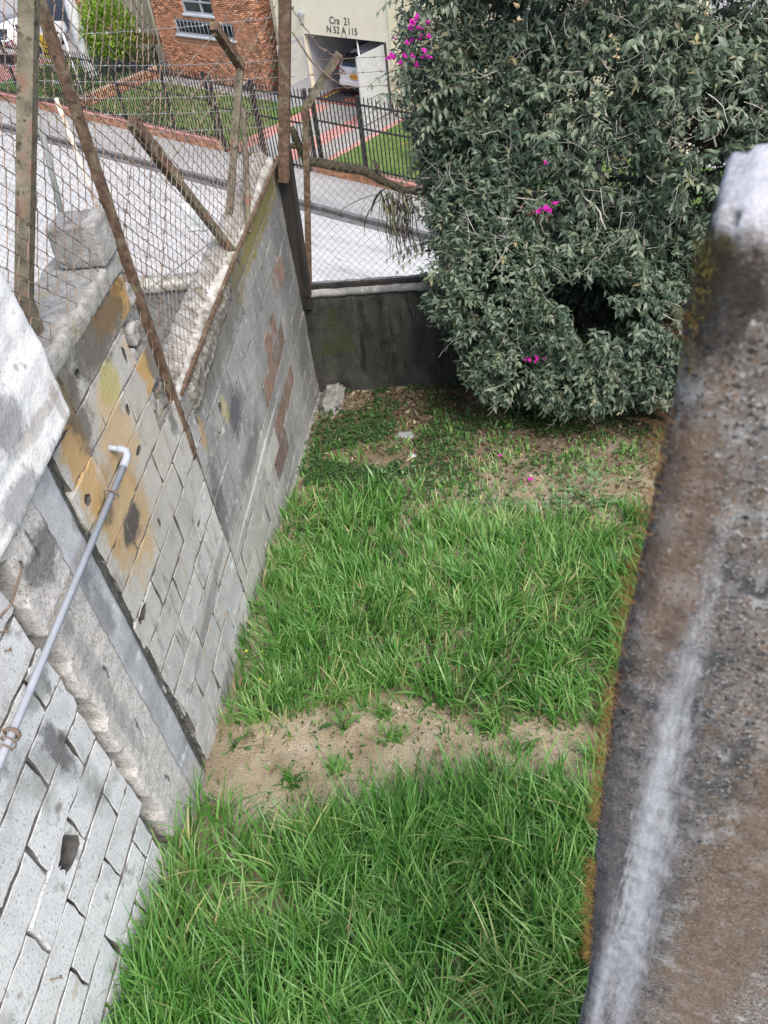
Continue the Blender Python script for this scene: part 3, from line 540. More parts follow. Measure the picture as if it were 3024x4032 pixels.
lean = np.arctan2(fbm(x * .9 + 2, y * .9, 45, 3) - .5, fbm(x * .9 + 7, y * .9 + 5, 46, 3) - .5) * .6 + 1.1
az = lean + rng.normal(0, 1.0, N)
sel = rng.random(N) < .25; az[sel] = rng.uniform(0, 6.283, sel.sum())
W = rng.gamma(5, .0017, N) + .002 * np.where(near > .5, 1.0, .95)
V, Q = ribbons(P, az, rng.uniform(.05, .5, N), rng.gamma(2.0, .48, N), L, W, 4)
nb = len(x)
tint = np.repeat(np.clip(.5 + .45 * (fbm(x * 1.3, y * 1.3, 55, 3) - .5) + rng.normal(0, .25, N), 0, 1), 10)
def leafmat(name, c0, c1, c2, dry, trans=.35, rough=.5, spec=.35, dlo=.86, dhi=.93):
    m = bpy.data.materials.new(name); m.use_nodes = True; nt = NT(m); bs = nt.n['Principled BSDF']
    a = nt('Attribute', attribute_name='tint').outputs['Fac']; pos = nt('NewGeometry').outputs['Position']
    c = ramp(nt, a, [(.0, c0), (.45, c1), (.8, c2), (dlo, c2), (dhi, dry)])
    f = nt('MapRange', {'Value': noise(nt, pos, 30, 2), 3: .8, 4: 1.2}).outputs[0]; c = mixc(nt, 1.0, c, nt('CombineColor', {0: f, 1: f, 2: f}).outputs[0], 'MULTIPLY')
    nt.l.new(c, bs.inputs['Base Color']); bs.inputs['Roughness'].default_value = rough; bs.inputs['Specular IOR Level'].default_value = spec
    tr = nt('BsdfTranslucent', {'Color': c}); mx = nt('MixShader', {0: trans, 1: bs.outputs[0], 2: tr.outputs[0]}); nt.l.new(mx.outputs[0], nt.n['Material Output'].inputs['Surface'])
    return m
M_grass = leafmat('lush_grass', (.026, .100, .014), (.090, .255, .040), (.250, .440, .135), (.52, .48, .22), .38, .38, .5, .93, .99)
# arching tufts
TC = 560; tx = rng.uniform(-1.5, 1.6, TC); ty = rng.uniform(.5, 4.7, TC); d_, n_, m_ = cover(tx, ty); kp = rng.random(TC) < np.maximum(d_, .06); tx, ty, n_, m_ = tx[kp], ty[kp], n_[kp], m_[kp]
rep = rng.integers(22, 60, len(tx)); X_ = np.repeat(tx, rep) + rng.normal(0, .03, rep.sum()); Y_ = np.repeat(ty, rep) + rng.normal(0, .03, rep.sum()); K_ = len(X_)
Lb = np.repeat(np.where(n_ > .5, .36, np.where(m_ > .4, .26, .14)) * rng.uniform(.7, 1.25, len(tx)), rep) * rng.uniform(.5, 1.15, K_)
V2, Q2 = ribbons(np.stack([X_, Y_, gz(X_, Y_) - .005], 1), np.repeat(rng.uniform(0, 6.28, len(tx)), rep) + rng.normal(0, 1.3, K_), rng.uniform(.05, .45, K_), rng.gamma(3.0, .42, K_), Lb, rng.uniform(.006, .014, K_), 4)
Q = np.concatenate([Q, Q2 + len(V)]); V = np.concatenate([V, V2]); tint = np.concatenate([tint, np.repeat(np.clip(np.repeat(rng.normal(.60, .17, len(tx)), rep) + rng.normal(0, .14, K_), 0, .97), 10)])
tag(link('grass', raw_mesh('grass', V, Q, True, tint), M_grass, kind='stuff'), 'long lush green grass covering the yard in front of and beyond the bare strip', 'grass')
# dry straw and leaf litter lying on the soil
N = 9000; x = rng.uniform(-1.6, 2.4, N); y = rng.uniform(.6, 6.85, N); P = np.stack([x, y, gz(x, y) + .004], 1)
V, Q = ribbons(P, rng.uniform(0, 6.28, N), rng.uniform(1.3, 1.55, N), rng.uniform(-.1, .15, N), rng.uniform(.03, .12, N), rng.uniform(.0018, .0035, N), 2)
M_straw = leafmat('dry_straw', (.20, .13, .06), (.36, .26, .13), (.52, .42, .25), (.6, .52, .34), .1, .8, .2)
tag(link('dry_straw', raw_mesh('dry_straw', V, Q, False, np.repeat(rng.random(N), 6)), M_straw, kind='stuff'), 'dry straw scattered over the bare soil', 'straw')

# ------------------------------------------------------------------ leaves
def leaf_template(L=1.0, W=.42, fold=.16, droop=.25, xs=(0, .18, .42, .70, 1.0), ws=(.06, .75, 1.0, .62, .0)):
    """a pointed leaf along +x, folded at the midrib, drooping; 5 stations"""
    V = []
    for x_, w_ in zip(xs, ws):
        z = -droop * x_ * x_; V += [(x_ * L, -w_ * W / 2, z + fold * w_ * W), (x_ * L, 0, z), (x_ * L, w_ * W / 2, z + fold * w_ * W)]
    F = []
    for k in range(len(xs) - 1):
        for c_ in (0, 1): F.append((3 * k + c_, 3 * k + 3 + c_, 3 * k + 4 + c_, 3 * k + 1 + c_))
    return np.array(V), np.array(F)
LV, LF = leaf_template(xs=(0, .38, 1.0), ws=(.10, 1.0, .0))
def frames(d, up):
    d = d / np.linalg.norm(d, axis=1)[:, None]; s = np.cross(up, d); s /= np.linalg.norm(s, axis=1)[:, None] + 1e-9; u = np.cross(d, s); return np.stack([d, s, u], 2)
def place(T, TF, P, R, S):
    N = len(P); V = np.einsum('nij,kj->nki', R, T) * S[:, None, None] + P[:, None, :]
    F = TF[None] + (np.arange(N) * len(T))[:, None, None]; return V.reshape(-1, 3), F.reshape(-1, TF.shape[1])
def whorls(P, D, nl, Lm, spread=(.7, 1.25), droop=.35):
    """nl leaves round each sprig tip P of direction D"""
    N = len(P); D = D / np.linalg.norm(D, axis=1)[:, None]; a = np.cross(D, np.array([.3, .2, 1.0])); a /= np.linalg.norm(a, axis=1)[:, None] + 1e-9; c = np.cross(D, a)
    Ps, Rs, Ss = [], [], []
    for k in range(nl):
        ph = k * 2.4 + rng.uniform(-.4, .4, N) + rng.random(N) * .5; sp = rng.uniform(*spread, N)
        d = D * np.cos(sp)[:, None] + (a * np.cos(ph)[:, None] + c * np.sin(ph)[:, None]) * np.sin(sp)[:, None]
        d[:, 2] -= droop * rng.uniform(.3, 1.3, N)
        up = D * .55 + np.array([0, 0, .75]) + rng.normal(0, .22, (N, 3))
        Ps.append(P - D * (k * .013) + rng.normal(0, .008, P.shape)); Rs.append(frames(d, up)); Ss.append(Lm * rng.uniform(.5, 1.25, N))
    return np.concatenate(Ps), np.concatenate(Rs), np.concatenate(Ss)
def pebbles(N, lab):
    x_ = rng.uniform(-1.6, 2.2, N); y_ = rng.uniform(.8, 6.6, N); k_ = rng.random(N) < np.where((y_ > 1.9) & (y_ < 2.9), 1, .35); x_, y_ = x_[k_], y_[k_]; n_ = len(x_); s_ = rng.gamma(2, .0018, n_) + .002
    T_ = np.array([(1, 0, .1), (-.1, .9, 0), (-1, .1, .1), (.1, -1, 0), (.1, .1, .75), (0, 0, -.6)]); F_ = np.array([(0, 1, 4), (1, 2, 4), (2, 3, 4), (3, 0, 4), (1, 0, 5), (2, 1, 5), (3, 2, 5), (0, 3, 5)])
    a_ = rng.uniform(0, 6.28, n_); R__ = frames(np.stack([np.cos(a_), np.sin(a_), 0 * a_], 1), np.array([0, 0, 1.0]) + rng.normal(0, .2, (n_, 3))); V_, G_ = place(T_, F_, np.stack([x_, y_, gz(x_, y_) + s_ * .2], 1), R__, s_)
    tag(link('gravel', raw_mesh('gravel', V_, G_, False, np.repeat(rng.random(n_), 6)), leafmat('gravel_bits', (.16, .12, .08), (.36, .29, .20), (.52, .45, .34), (.62, .57, .47), 0, .9, .2), kind='stuff'), lab, 'gravel')
pebbles(9000, 'small gravel and clods on the bare soil of the yard')
# ------------------------------------------------------------------ the big bush over the back wall
BB = (1.2, 7.4, -.9)
bush = empty('bougainvillea_bush', BB, 'huge grey-green bougainvillea bush with magenta bracts spilling over the back wall', 'bush')
EL = [((1.25, 7.35, 1.25), (1.60, 1.10, 1.55)), ((.78, 6.42, .28), (.92, .58, .66)), ((2.35, 6.75, .8), (1.15, 1.0, 1.25)), ((.18, 7.25, 1.75), (.62, .50, .80)),
      ((.38, 6.72, .92), (.78, .55, .62)), ((1.55, 6.15, .12), (.72, .50, .55)), ((2.4, 7.6, 2.0), (1.3, 1.1, 1.1)), ((.9, 7.6, 2.5), (1.2, .8, .8)), ((3.3, 6.9, .9), (.9, .9, 1.3)), ((2.7, 7.0, 2.1), (1.3, .9, 1.2)), ((1.9, 6.6, 1.5), (.9, .7, 1.0)), ((.12, 6.22, .55), (.58, .40, .55)), ((.32, 6.02, -.06), (.50, .34, .36)), ((-.18, 7.2, 1.95), (.42, .38, .80)), ((-.12, 7.1, 1.05), (.36, .3, .45)), ((1.1, 6.0, .35), (.8, .45, .6)), ((1.4, 7.25, 3.4), (1.9, 1.1, .9)), ((.95, 6.5, .62), (.62, .42, .5)), ((.85, 5.93, -.12), (.62, .34, .40)), ((1.6, 6.0, -.1), (.6, .4, .42)), ((1.6, 7.2, 2.6), (1.5, .8, .9)), ((3.2, 7.2, 2.2), (1.2, .9, 1.3)), ((-.28, 7.25, 1.35), (.24, .3, .5)), ((.42, 6.25, -.12), (.42, .35, .38))]  # highest lobe, out of view, was added to shade the back yard
C_ = np.array([e_[0] for e_ in EL]); R_ = np.array([e_[1] for e_ in EL]); area = np.array([(r_[0] * r_[1] + r_[1] * r_[2] + r_[0] * r_[2]) for r_ in R_])
def bush_points(N, lo, hi):
    k = rng.choice(len(EL), N, p=area / area.sum()); u = rng.normal(0, 1, (N, 3)); u /= np.linalg.norm(u, axis=1)[:, None]
    f = lo + (hi - lo) * rng.random(N) ** .7
    P = C_[k] + u * R_[k] * f[:, None]; nrm = u / R_[k]; nrm /= np.linalg.norm(nrm, axis=1)[:, None]
    inside = np.min(np.linalg.norm((P[:, None] - C_[None]) / R_[None], axis=2), axis=1)
    ok = (inside > lo * .86) & (P[:, 2] > gz(P[:, 0], np.minimum(P[:, 1], 6.8)) + .18)
    ok &= fbm(P[:, 0] * 2.3 + P[:, 1], P[:, 2] * 2.3 + P[:, 1] * .6, 77, 3) > .31
    ok &= ~((P[:, 1] > 6.86) & (P[:, 1] < 7.2) & (P[:, 2] < .3))
    return P[ok], nrm[ok]
P, D = bush_points(62000, .62, 1.06)
D = D + rng.normal(0, .35, D.shape); D[:, 2] += .15
front = np.argsort(np.linalg.norm(P - np.array([0, 0, 4.0]), axis=1))
P2, R2, S2 = whorls(P, D, 7, .063, (.45, 1.45))
V, F = place(LV, LF, P2, R2, S2)
tn = np.clip(np.tile(rng.normal(.40, .17, len(P)), 7) + rng.normal(0, .13, len(P2)) + .30 * (fbm(P2[:, 0] * 1.2 + P2[:, 1], P2[:, 2] * 1.2, 88, 3) - .5) + .16 * np.clip(P2[:, 2] - 1.0, 0, 1.5), 0, 1)
M_leaf = leafmat('grey_green_leaf', (.040, .070, .042), (.088, .130, .080), (.200, .238, .155), (.34, .29, .15), .25, .45, .5, .93, .98)
link('foliage', raw_mesh('foliage', V - np.array(BB), F, True, np.repeat(tn, len(LV))), M_leaf, bush, kind='stuff')
# the nearest leaves, one by one
M_leaf1 = pmat('grey_green_leaf_single', [(.3, (.070, .105, .066)), (.7, (.155, .190, .125))], 9, 4, .42, 0, objrand=.25, spec=.5, trans=.22)
sh = []
for q, (wd, fo, dr) in enumerate(((.42, .16, .25), (.36, .2, .4), (.48, .12, .15))):
    tv, tf = leaf_template(1, wd, fo, dr); me = raw_mesh('leaf', tv, tf, True); me.materials.append(M_leaf1); sh.append(me)
cand = [k for k in front[:900] if P[k, 0] < 1.75]; random.shuffle(cand); pk = np.array(cand[:37])
P3, R3, S3 = whorls(P[pk] - np.array([0, .06, -.03]), D[pk] + np.array([0, -.4, .2]), 8, .085)
for k in range(296):
    o = bpy.data.objects.new('leaf', sh[k % 3]); col.objects.link(o); o.parent = bush
    m4 = Matrix.Identity(4)
    for a_ in range(3):
        for b_ in range(3): m4[a_][b_] = R3[k, a_, b_] * S3[k]
        m4[a_][3] = P3[k, a_] - BB[a_]
    o.matrix_local = m4
# loose shoots that break the outline
SP, SR, SS, smb = [], [], [], MB()
for k in range(110):
    f_ = random.random()
    if f_ < .45: p = Vector((random.uniform(-.45, .25), random.uniform(6.7, 7.4), random.uniform(.5, 2.7))); v = Vector((-random.uniform(.3, 1), -random.uniform(0, .7), random.uniform(-.2, .9)))
    elif f_ < .58: p = Vector((random.uniform(-.1, 2.2), random.uniform(5.8, 6.4), random.uniform(-.3, .6))); v = Vector((random.uniform(-.8, .3), -random.uniform(.2, 1), random.uniform(-.5, .4)))
    else: p = Vector((random.uniform(.2, 2.4), random.uniform(6.0, 6.8), random.uniform(.8, 2.4))); v = Vector((random.uniform(-.6, .6), -random.uniform(.3, 1), random.uniform(0, .9)))
    v.normalize(); q = [p]; L_ = random.uniform(.22, .48)
    for j in range(6): v = (v + Vector((random.gauss(0, .12), random.gauss(0, .12), -.13))).normalized(); q.append(q[-1] + v * L_ / 6)
    smb.tube(q, [.005, .0045, .004, .0035, .003, .0025, .0015], 4, cap=False)
    for j in range(1, 7):
        for s in (-1, 1):
            sd_ = v.cross(Vector((0, 0, 1))).normalized() * s; d_ = (v * .5 + sd_ * random.uniform(.5, 1) + Vector((0, 0, random.uniform(-.7, .2)))).normalized(); SP.append(q[j]); SR.append(d_); SS.append(random.uniform(.05, .10) * (1.1 - j * .06))
SP = np.array([tuple(a_) for a_ in SP]); SR = frames(np.array([tuple(a_) for a_ in SR]), np.array([0, -.3, 1.0]) + rng.normal(0, .2, (len(SP), 3))); V, F = place(LV, LF, SP, SR, np.array(SS))
link('shoots', raw_mesh('shoots', V - np.array(BB), F, True, np.repeat(np.clip(rng.normal(.6, .2, len(SP)), 0, .9), len(LV))), M_leaf, bush, kind='stuff')
# woody stems and pale twigs
M_bark = pmat('dark_mossy_bark', [(.3, (.035, .03, .022)), (.55, (.085, .07, .05)), (.8, (.14, .13, .09))], 12, 8, .95, .8, 40, .01, coord='pos', specks=((8, (.09, .09, .03), .56, .68),))
M_twig = pmat('pale_dry_twig', [(.3, (.30, .28, .23)), (.7, (.52, .49, .42))], 15, 5, .85, 0, coord='pos')
def wander(a, c, n, j, r0, r1, mb, sides=6):
    a, c = Vector(a), Vector(c); pts = []
    for k in range(n + 1):
        t = k / n; p = a.lerp(c, t); s = j * (1 if 0 < k < n else 0); pts.append(p + Vector((random.uniform(-s, s), random.uniform(-s, s), random.uniform(-s, s))))
    mb.tube(pts, [r0 + (r1 - r0) * k / n for k in range(n + 1)], sides); return pts
for k, (bx, by) in enumerate(((1.1, 7.4), (1.5, 7.55), (.75, 7.5), (2.3, 7.4))):
    mb = MB(); tp = (bx - .5 + .35 * k, 7.35 + .1 * k, 2.2 + .15 * k); pts = wander((bx, by, -1.3), tp, 7, .07, .075, .03, mb, 8)
    for q in range(7):
        s = pts[random.randint(2, 7)]; e_ = C_[random.choice((0, 2, 3, 6, 7, 8))] + rng.normal(0, .30, 3); wander(s, e_, 5, .06, .022, .006, mb)
    mb.build('stem', M_bark, bush, BB)
Pt, Dt = bush_points(15000, .84, 1.08); wgt = np.where(Pt[:, 2] > .9, .60, .16) * np.where(Pt[:, 0] > .8, 1.3, .7); kp = rng.random(len(Pt)) < wgt; Pt, Dt = Pt[kp], Dt[kp]
mb = MB()
for p, dd in zip(Pt, Dt):
    dd = Vector(dd + rng.normal(0, .55, 3)).normalized(); p = Vector(p) - dd * .12; L_ = random.uniform(.12, .34); q = [p]; v = dd.copy()
    for k in range(4): v = (v + Vector(rng.normal(0, .28, 3))).normalized(); q.append(q[-1] + v * L_ / 4)
    mb.tube(q, [.0032, .003, .0026, .002, .0012], 3, cap=False, sm=False)
    for k in range(random.randint(1, 3)):
        s = q[random.randint(1, 3)]; e_ = s + (v + Vector(rng.normal(0, .8, 3))).normalized() * random.uniform(.03, .09); mb.tube([s, e_], [.0018, .001], 3, cap=False, sm=False)
for a_, c_ in (((.15, 6.55, 1.22), (1.0, 6.3, 1.25)), ((1.0, 6.2, 1.0), (.75, 6.35, 1.35)), ((.2, 6.5, 1.15), (.55, 6.25, 1.3)), ((1.5, 5.85, -.1), (1.35, 5.75, .0)), ((1.7, 6.1, 1.6), (1.45, 6.4, 2.1))):
    wander(a_, c_, 7, .03, .009, .004, mb, 5)
mb.build('twigs', M_twig, bush, BB, kind='stuff'); smb.build('shoot_stems', M_bark, bush, BB, kind='stuff')
# magenta bracts, papery dead ones
M_mag = pmat('magenta_bract', [(.3, (.48, .015, .30)), (.7, (.66, .035, .44))], 20, 3, .6, 0, objrand=.15, trans=.35)
M_tan = pmat('dry_tan_bract', [(.3, (.48, .36, .20)), (.7, (.68, .56, .36))], 20, 3, .8, 0, objrand=.15, trans=.3)
BV, BF = leaf_template(1, .75, .22, .2)
def cluster(name, p, m, n, s, spread):
    q = np.array(p) + rng.normal(0, 1, (n, 3)) * np.array(spread); P_, R__, S_ = whorls(q, rng.normal(0, .6, (n, 3)) + np.array([0, -.3, .8]), 3, s, (.4, .8), .1)
    for k in range(n):
        ii = np.arange(3) * n + k; V_, F_ = place(BV, BF, np.repeat(P_[ii[:1]], 3, 0), R__[ii], S_[ii]); link(name, raw_mesh(name, V_ - np.array(BB), F_, True), m, bush)
for p, n, s, spd in (((-.36, 6.66, 2.34), 16, .042, (.06, .03, .09)), ((-.43, 6.66, 2.27), 8, .04, (.05, .03, .06)), ((-.55, 6.68, 2.22), 3, .04, (.02, .02, .02)), ((.50, 5.98, 1.28), 6, .045, (.03, .02, .03)),
                     ((.48, 5.72, .16), 3, .045, (.02, .02, .015)), ((.39, 5.74, .17), 2, .04, (.015, .02, .015)), ((1.25, 6.5, 1.7), 2, .04, (.04, .02, .03)), ((.52, 6.3, 1.5), 2, .035, (.02, .02, .02)), ((.25, 6.4, .95), 1, .035, (.01, .01, .01))):
    cluster('magenta_flower', p, M_mag, n, s, spd)
for p, n in (((1.02, 6.45, 2.22), 3), ((1.12, 6.3, 1.5), 4), ((1.6, 6.6, 2.3), 2), ((1.4, 6.5, 2.0), 2), ((.2, 6.05, .85), 2), ((2.0, 6.5, 2.0), 3), ((.35, 6.6, 2.4), 3)):
    cluster('dry_flower', p, M_tan, n, .045, (.03, .02, .04))
# mossy dead limb with the hanging epiphyte
b = (-.75, 7.15, .2); r = empty('mossy_limb', b, 'mossy dead limb lying across the mesh fence by the corner post', 'branch')
mb = MB(); mb.tube([(-1.47, 7.08, 1.68), (-1.455, 7.08, 1.60), (-1.43, 7.1, 1.46), (-1.38, 7.1, 1.385), (-1.25, 7.1, 1.35), (-1.10, 7.1, 1.31), (-.92, 7.1, 1.265), (-.78, 7.12, 1.16), (-.62, 7.15, 1.05), (-.35, 7.2, .98), (.1, 7.3, .85), (.7, 7.45, .3), (.95, 7.5, -1.2)],
                   [.022, .03, .036, .04, .04, .042, .04, .034, .03, .03, .034, .04, .05], 9)
mb.tube([(-1.45, 7.08, 1.52), (-1.51, 7.08, 1.53), (-1.56, 7.08, 1.52)], [.02, .022, .015], 7).tube([(-.80, 7.11, 1.14), (-.80, 7.11, 1.25), (-.83, 7.11, 1.34)], [.022, .02, .016], 7)
mb.build('limb', M_bark, r, b)
n = 700; t = rng.random(n); ax_ = np.array([(-1.43, 7.1, 1.46), (-1.38, 7.1, 1.385), (-1.10, 7.1, 1.31), (-.78, 7.12, 1.16), (-.35, 7.2, .98)]); seg = np.minimum((t * 4).astype(int), 3); f = (t * 4 - seg)[:, None]
P = ax_[seg] * (1 - f) + ax_[seg + 1] * f + rng.normal(0, .022, (n, 3)); dn = rng.random(n) < .35
V, Q = ribbons(P, rng.uniform(0, 6.28, n), np.where(dn, rng.uniform(2.4, 3.1, n), rng.uniform(.3, 1.5, n)), rng.uniform(-.2, .4, n), np.where(dn, rng.uniform(.03, .13, n), rng.uniform(.01, .03, n)), np.full(n, .004), 3)
link('moss', raw_mesh('moss', V - np.array(b), Q, False, np.repeat(rng.random(n), 8)), leafmat('hanging_moss', (.06, .055, .015), (.12, .11, .035), (.19, .17, .06), (.25, .19, .08)), r, kind='stuff')
b = (-.72, 7.12, 1.05); r = empty('hanging_epiphyte', b, 'epiphyte with long strap leaves hanging from the mossy limb beside the bush', 'plant')
for k in range(22):
    p0 = Vector((-.78 + random.uniform(-.05, .14), 7.08 + random.uniform(-.04, .06), 1.08 + random.uniform(-.05, .04))); L_ = random.uniform(.25, .62)
    V, Q = ribbons(np.array([p0]), np.array([random.uniform(0, 6.28)]), np.array([random.uniform(1.6, 2.4)]), np.array([random.uniform(.5, 1.1)]), np.array([L_]), np.array([random.uniform(.012, .030)]), 6, wprof=lambda t: np.sin(np.pi * (t * .93 + .05)) ** .7)
    link('strap_leaf', raw_mesh('strap_leaf', V - np.array(b), Q, True, np.full(len(V), random.random())), MATS.setdefault('strap', leafmat('strap_leaf_green', (.05, .07, .03), (.10, .125, .05), (.17, .18, .07), (.28, .17, .07), .3, .5)), r)
mb = MB()
for k in range(60):
    p0 = Vector((-.76 + random.uniform(-.05, .22), 7.10 + random.uniform(-.05, .06), 1.03 + random.uniform(-.08, .04))); q = [p0]
    for j in range(4): q.append(q[-1] + Vector((random.uniform(-.03, .03), random.uniform(-.02, .02), -random.uniform(.06, .17))))
    mb.tube(q, [.004, .004, .003, .003, .0015], 3, cap=False, sm=False)
mb.build('hanging_roots', M_bark, r, b, kind='stuff')

# ------------------------------------------------------------------ weeds, stones, litter in the yard
M_weed = leafmat('soft_weed_green', (.05, .12, .03), (.10, .21, .05), (.16, .28, .09), (.3, .27, .1), .35, .55)
M_weedp = leafmat('pale_weed_green', (.09, .16, .07), (.15, .24, .11), (.22, .32, .16), (.3, .27, .1), .35, .6)
M_cover = leafmat('dull_cover_green', (.022, .055, .016), (.048, .105, .028), (.085, .15, .045), (.3, .27, .1), .3, .6)
def weed(p, lab, n, L_, h, m=M_weed, w_=.5, spread=.08, flower=None):
    z = float(gz(p[0], p[1])); base = (p[0], p[1], z); N = n
    q = np.stack([rng.normal(0, spread, N), rng.normal(0, spread, N), np.abs(rng.normal(h * .5, h * .35, N)) + .01], 1)
    d = np.stack([q[:, 0] / spread + rng.normal(0, .5, N), q[:, 1] / spread + rng.normal(0, .5, N), rng.uniform(.1, .7, N)], 1)
    tv, tf = leaf_template(1, w_, .14, .3); V_, F_ = place(tv, tf, q, frames(d, np.array([0, 0, 1.0]) + rng.normal(0, .15, (N, 3))), L_ * rng.uniform(.6, 1.15, N))
    e_ = empty('weed', base, lab, 'plant'); link('leaves', raw_mesh('leaves', V_, F_, True, np.repeat(rng.random(N) * .85, len(tv))), m, e_)
    mb = MB()
    for k in range(min(N, 14)): mb.tube([(0, 0, -.02), tuple(q[k] * np.array([.5, .5, .6])), tuple(q[k])], [.0035, .0028, .002], 4, cap=False)
    mb.build('stems', m, e_)
    if flower is not None:
        mb = MB()
        for k in range(3): MB().tube([tuple(q[k] + np.array([0, 0, .05])), tuple(q[k] + np.array([0, 0, .065]))], [.008, .006], 7).build('flower_head', flower, e_)
M_yf = flat('yellow_flower', (.6, .5, .06), .6)
weed((-1.17, 2.90), 'leafy lobed weed in the grass by the wall, left of the bare strip', 40, .055, .16, w_=.55, spread=.07)
weed((-.86, 2.58), 'small broad-leaved weed growing at the left end of the bare strip', 12, .085, .06, w_=.42, spread=.03)
weed((-1.50, 2.45), 'tiny sprout at the bottom of the wall crack beside the concrete column', 10, .035, .09, w_=.7, spread=.035)
weed((.10, 4.50), 'pale leafy weed patch in the middle of the yard beyond the long grass', 60, .06, .10, M_weedp, .6, .16)
weed((.50, 4.55), 'wide pale weed patch right of the middle of the yard', 70, .06, .10, M_weedp, .6, .22)
weed((-.02, 4.78), 'small pale weed just behind the middle weed patch', 22, .055, .09, M_weedp, .6, .08)
weed((.75, 4.85), 'pale weed patch toward the shade at the right of the yard', 50, .06, .10, M_weedp, .6, .18)
weed((-.62, 5.00), 'bright low weed in the bare patch at the back left of the yard', 40, .05, .07, M_weedp, .6, .14)
weed((-.70, 5.35), 'bright small weed in front of the white stone', 24, .045, .07, M_weedp, .6, .08)
weed((-1.20, 4.80), 'bright small weed at the back left near the wall', 18, .05, .07, M_weedp, .5, .06)
weed((-1.36, 4.42), 'small light green weed at the base of the far block wall', 16, .05, .08, M_weedp, .5, .06)
weed((-1.35, 2.75), 'clover-like weed with a yellow flower head at the foot of the wall', 36, .03, .07, w_=.8, spread=.09, flower=M_yf)
weed((-1.45, 3.15), 'leafy weed with yellow flower heads hugging the foot of the block wall', 30, .04, .10, w_=.6, spread=.07, flower=M_yf)
weed((.18, 5.75), 'dark leafy weed under the bush at the back of the yard', 30, .05, .10, w_=.6, spread=.1)
weed((-1.48, 6.80), 'yellow-green seedling in the corner at the end of the block wall', 20, .05, .10, M_weedp, .6, .05)
def cover_mesh(name, lab, cx, cy, sx, sy, N, L_, h):
    x_ = rng.normal(cx, sx, N); y_ = np.clip(rng.normal(cy, sy, N), .5, 6.85); ok = (x_ > -1.6) & (fbm(x_ * 3, y_ * 3, 66, 3) > .45); x_, y_ = x_[ok], y_[ok]; N = len(x_)
    q = np.stack([x_, y_, gz(x_, y_) + rng.uniform(.005, h, N)], 1); a_ = rng.uniform(0, 6.28, N); d = np.stack([np.cos(a_), np.sin(a_), rng.uniform(-.1, .6, N)], 1)
    tv, tf = leaf_template(1, .7, .14, .2); V_, F_ = place(tv, tf, q, frames(d, np.array([0, 0, 1.0]) + rng.normal(0, .2, (N, 3))), L_ * rng.uniform(.5, 1.2, N))
    tag(link(name, raw_mesh(name, V_, F_, True, np.repeat(rng.random(N) * .6, len(tv))), M_cover, kind='stuff'), lab, 'weeds')
cover_mesh('ground_cover', 'dark low ground-cover weeds along the foot of the far block wall', -1.15, 5.5, .36, .75, 6500, .034, .06)
cover_mesh('ground_cover', 'sparse low ground-cover weeds in the shade below the back wall', .1, 5.9, .9, .6, 6500, .034, .06)
cover_mesh('ground_cover', 'low clover between the grass beyond the bare strip', -.2, 3.9, .9, .9, 3000, .025, .06)
N = 6500; x = rng.uniform(-1.5, 2.6, N); y = 6.9 - np.abs(rng.normal(0, .8, N)); P = np.stack([x, y, gz(x, y) + rng.uniform(.003, .015, N)], 1); a_ = rng.uniform(0, 6.28, N)
tv, tf = leaf_template(1, .5, .1, -.2); V, F = place(tv, tf, P, frames(np.stack([np.cos(a_), np.sin(a_), rng.normal(0, .15, N)], 1), np.array([0, 0, 1.0]) + rng.normal(0, .3, (N, 3))), rng.uniform(.02, .06, N))
tag(link('leaf_litter', raw_mesh('leaf_litter', V, F, True, np.repeat(rng.random(N), len(tv))), leafmat('brown_litter', (.04, .028, .016), (.085, .058, .034), (.14, .10, .06), (.36, .28, .18), .1, .8, .2, .94, .98), kind='stuff'), 'fallen brown leaves under the bush at the back of the yard', 'leaf litter')
M_stone = pmat('pale_stone', [(.3, (.42, .40, .36)), (.7, (.62, .60, .55))], 12, 6, .9, .5, 50, .004, coord='pos')
M_slate = pmat('grey_slate', [(.3, (.20, .205, .215)), (.7, (.30, .305, .315))], 12, 6, .8, .4, 50, .004, coord='pos')
for nm, p, s, m, lab in (('pale_stone', (-.62, 5.61), (.05, .035, .03), M_stone, 'rounded pale stone lying behind the bright small weed at the back left'), ('slate_piece', (-.71, 5.96), (.085, .05, .015), M_slate, 'flat blue-grey slate piece behind the pale stone'),
                         ('pale_pebble', (.05, 2.29), (.02, .016, .012), M_stone, 'small white pebble in the middle of the bare strip'), ('crumpled_paper', (.27, 2.74), (.035, .03, .02), flat('white_scrap', (.75, .74, .72), .8), 'small crumpled white scrap at the grass edge right of the bare strip'),
                         ('pale_pebble', (-.92, 2.72), (.02, .02, .015), M_stone, 'small pale pebble at the left end of the bare strip'), ('white_scrap', (-.32, 4.55), (.035, .03, .025), M_stone, 'small whitish stone beside the pale weed in the middle of the yard')):
    z = float(gz(*p)); tag(lump_obj(nm, m, None, (0, 0, 0), p[0] - s[0], p[0] + s[0], p[1] - s[1], p[1] + s[1], z - s[2] * .3, z + s[2] * 1.6, step=min(s) * .8, amp=min(s) * .35, freq=25, seed=int(abs(p[0] * 100)), rnd=min(s) * .9), lab, 'scrap' if 'scrap' in lab and 'stone' not in lab else 'stone')
lump_obj('rubble', M_mortar, None, (0, 0, 0), -1.60, -1.36, 6.42, 6.90, -1.0, -.72, step=.03, amp=.03, freq=7, seed=91, rnd=.06); tag(bpy.data.objects['rubble'], 'lump of pale rubble in the back corner at the end of the block wall', 'rubble')
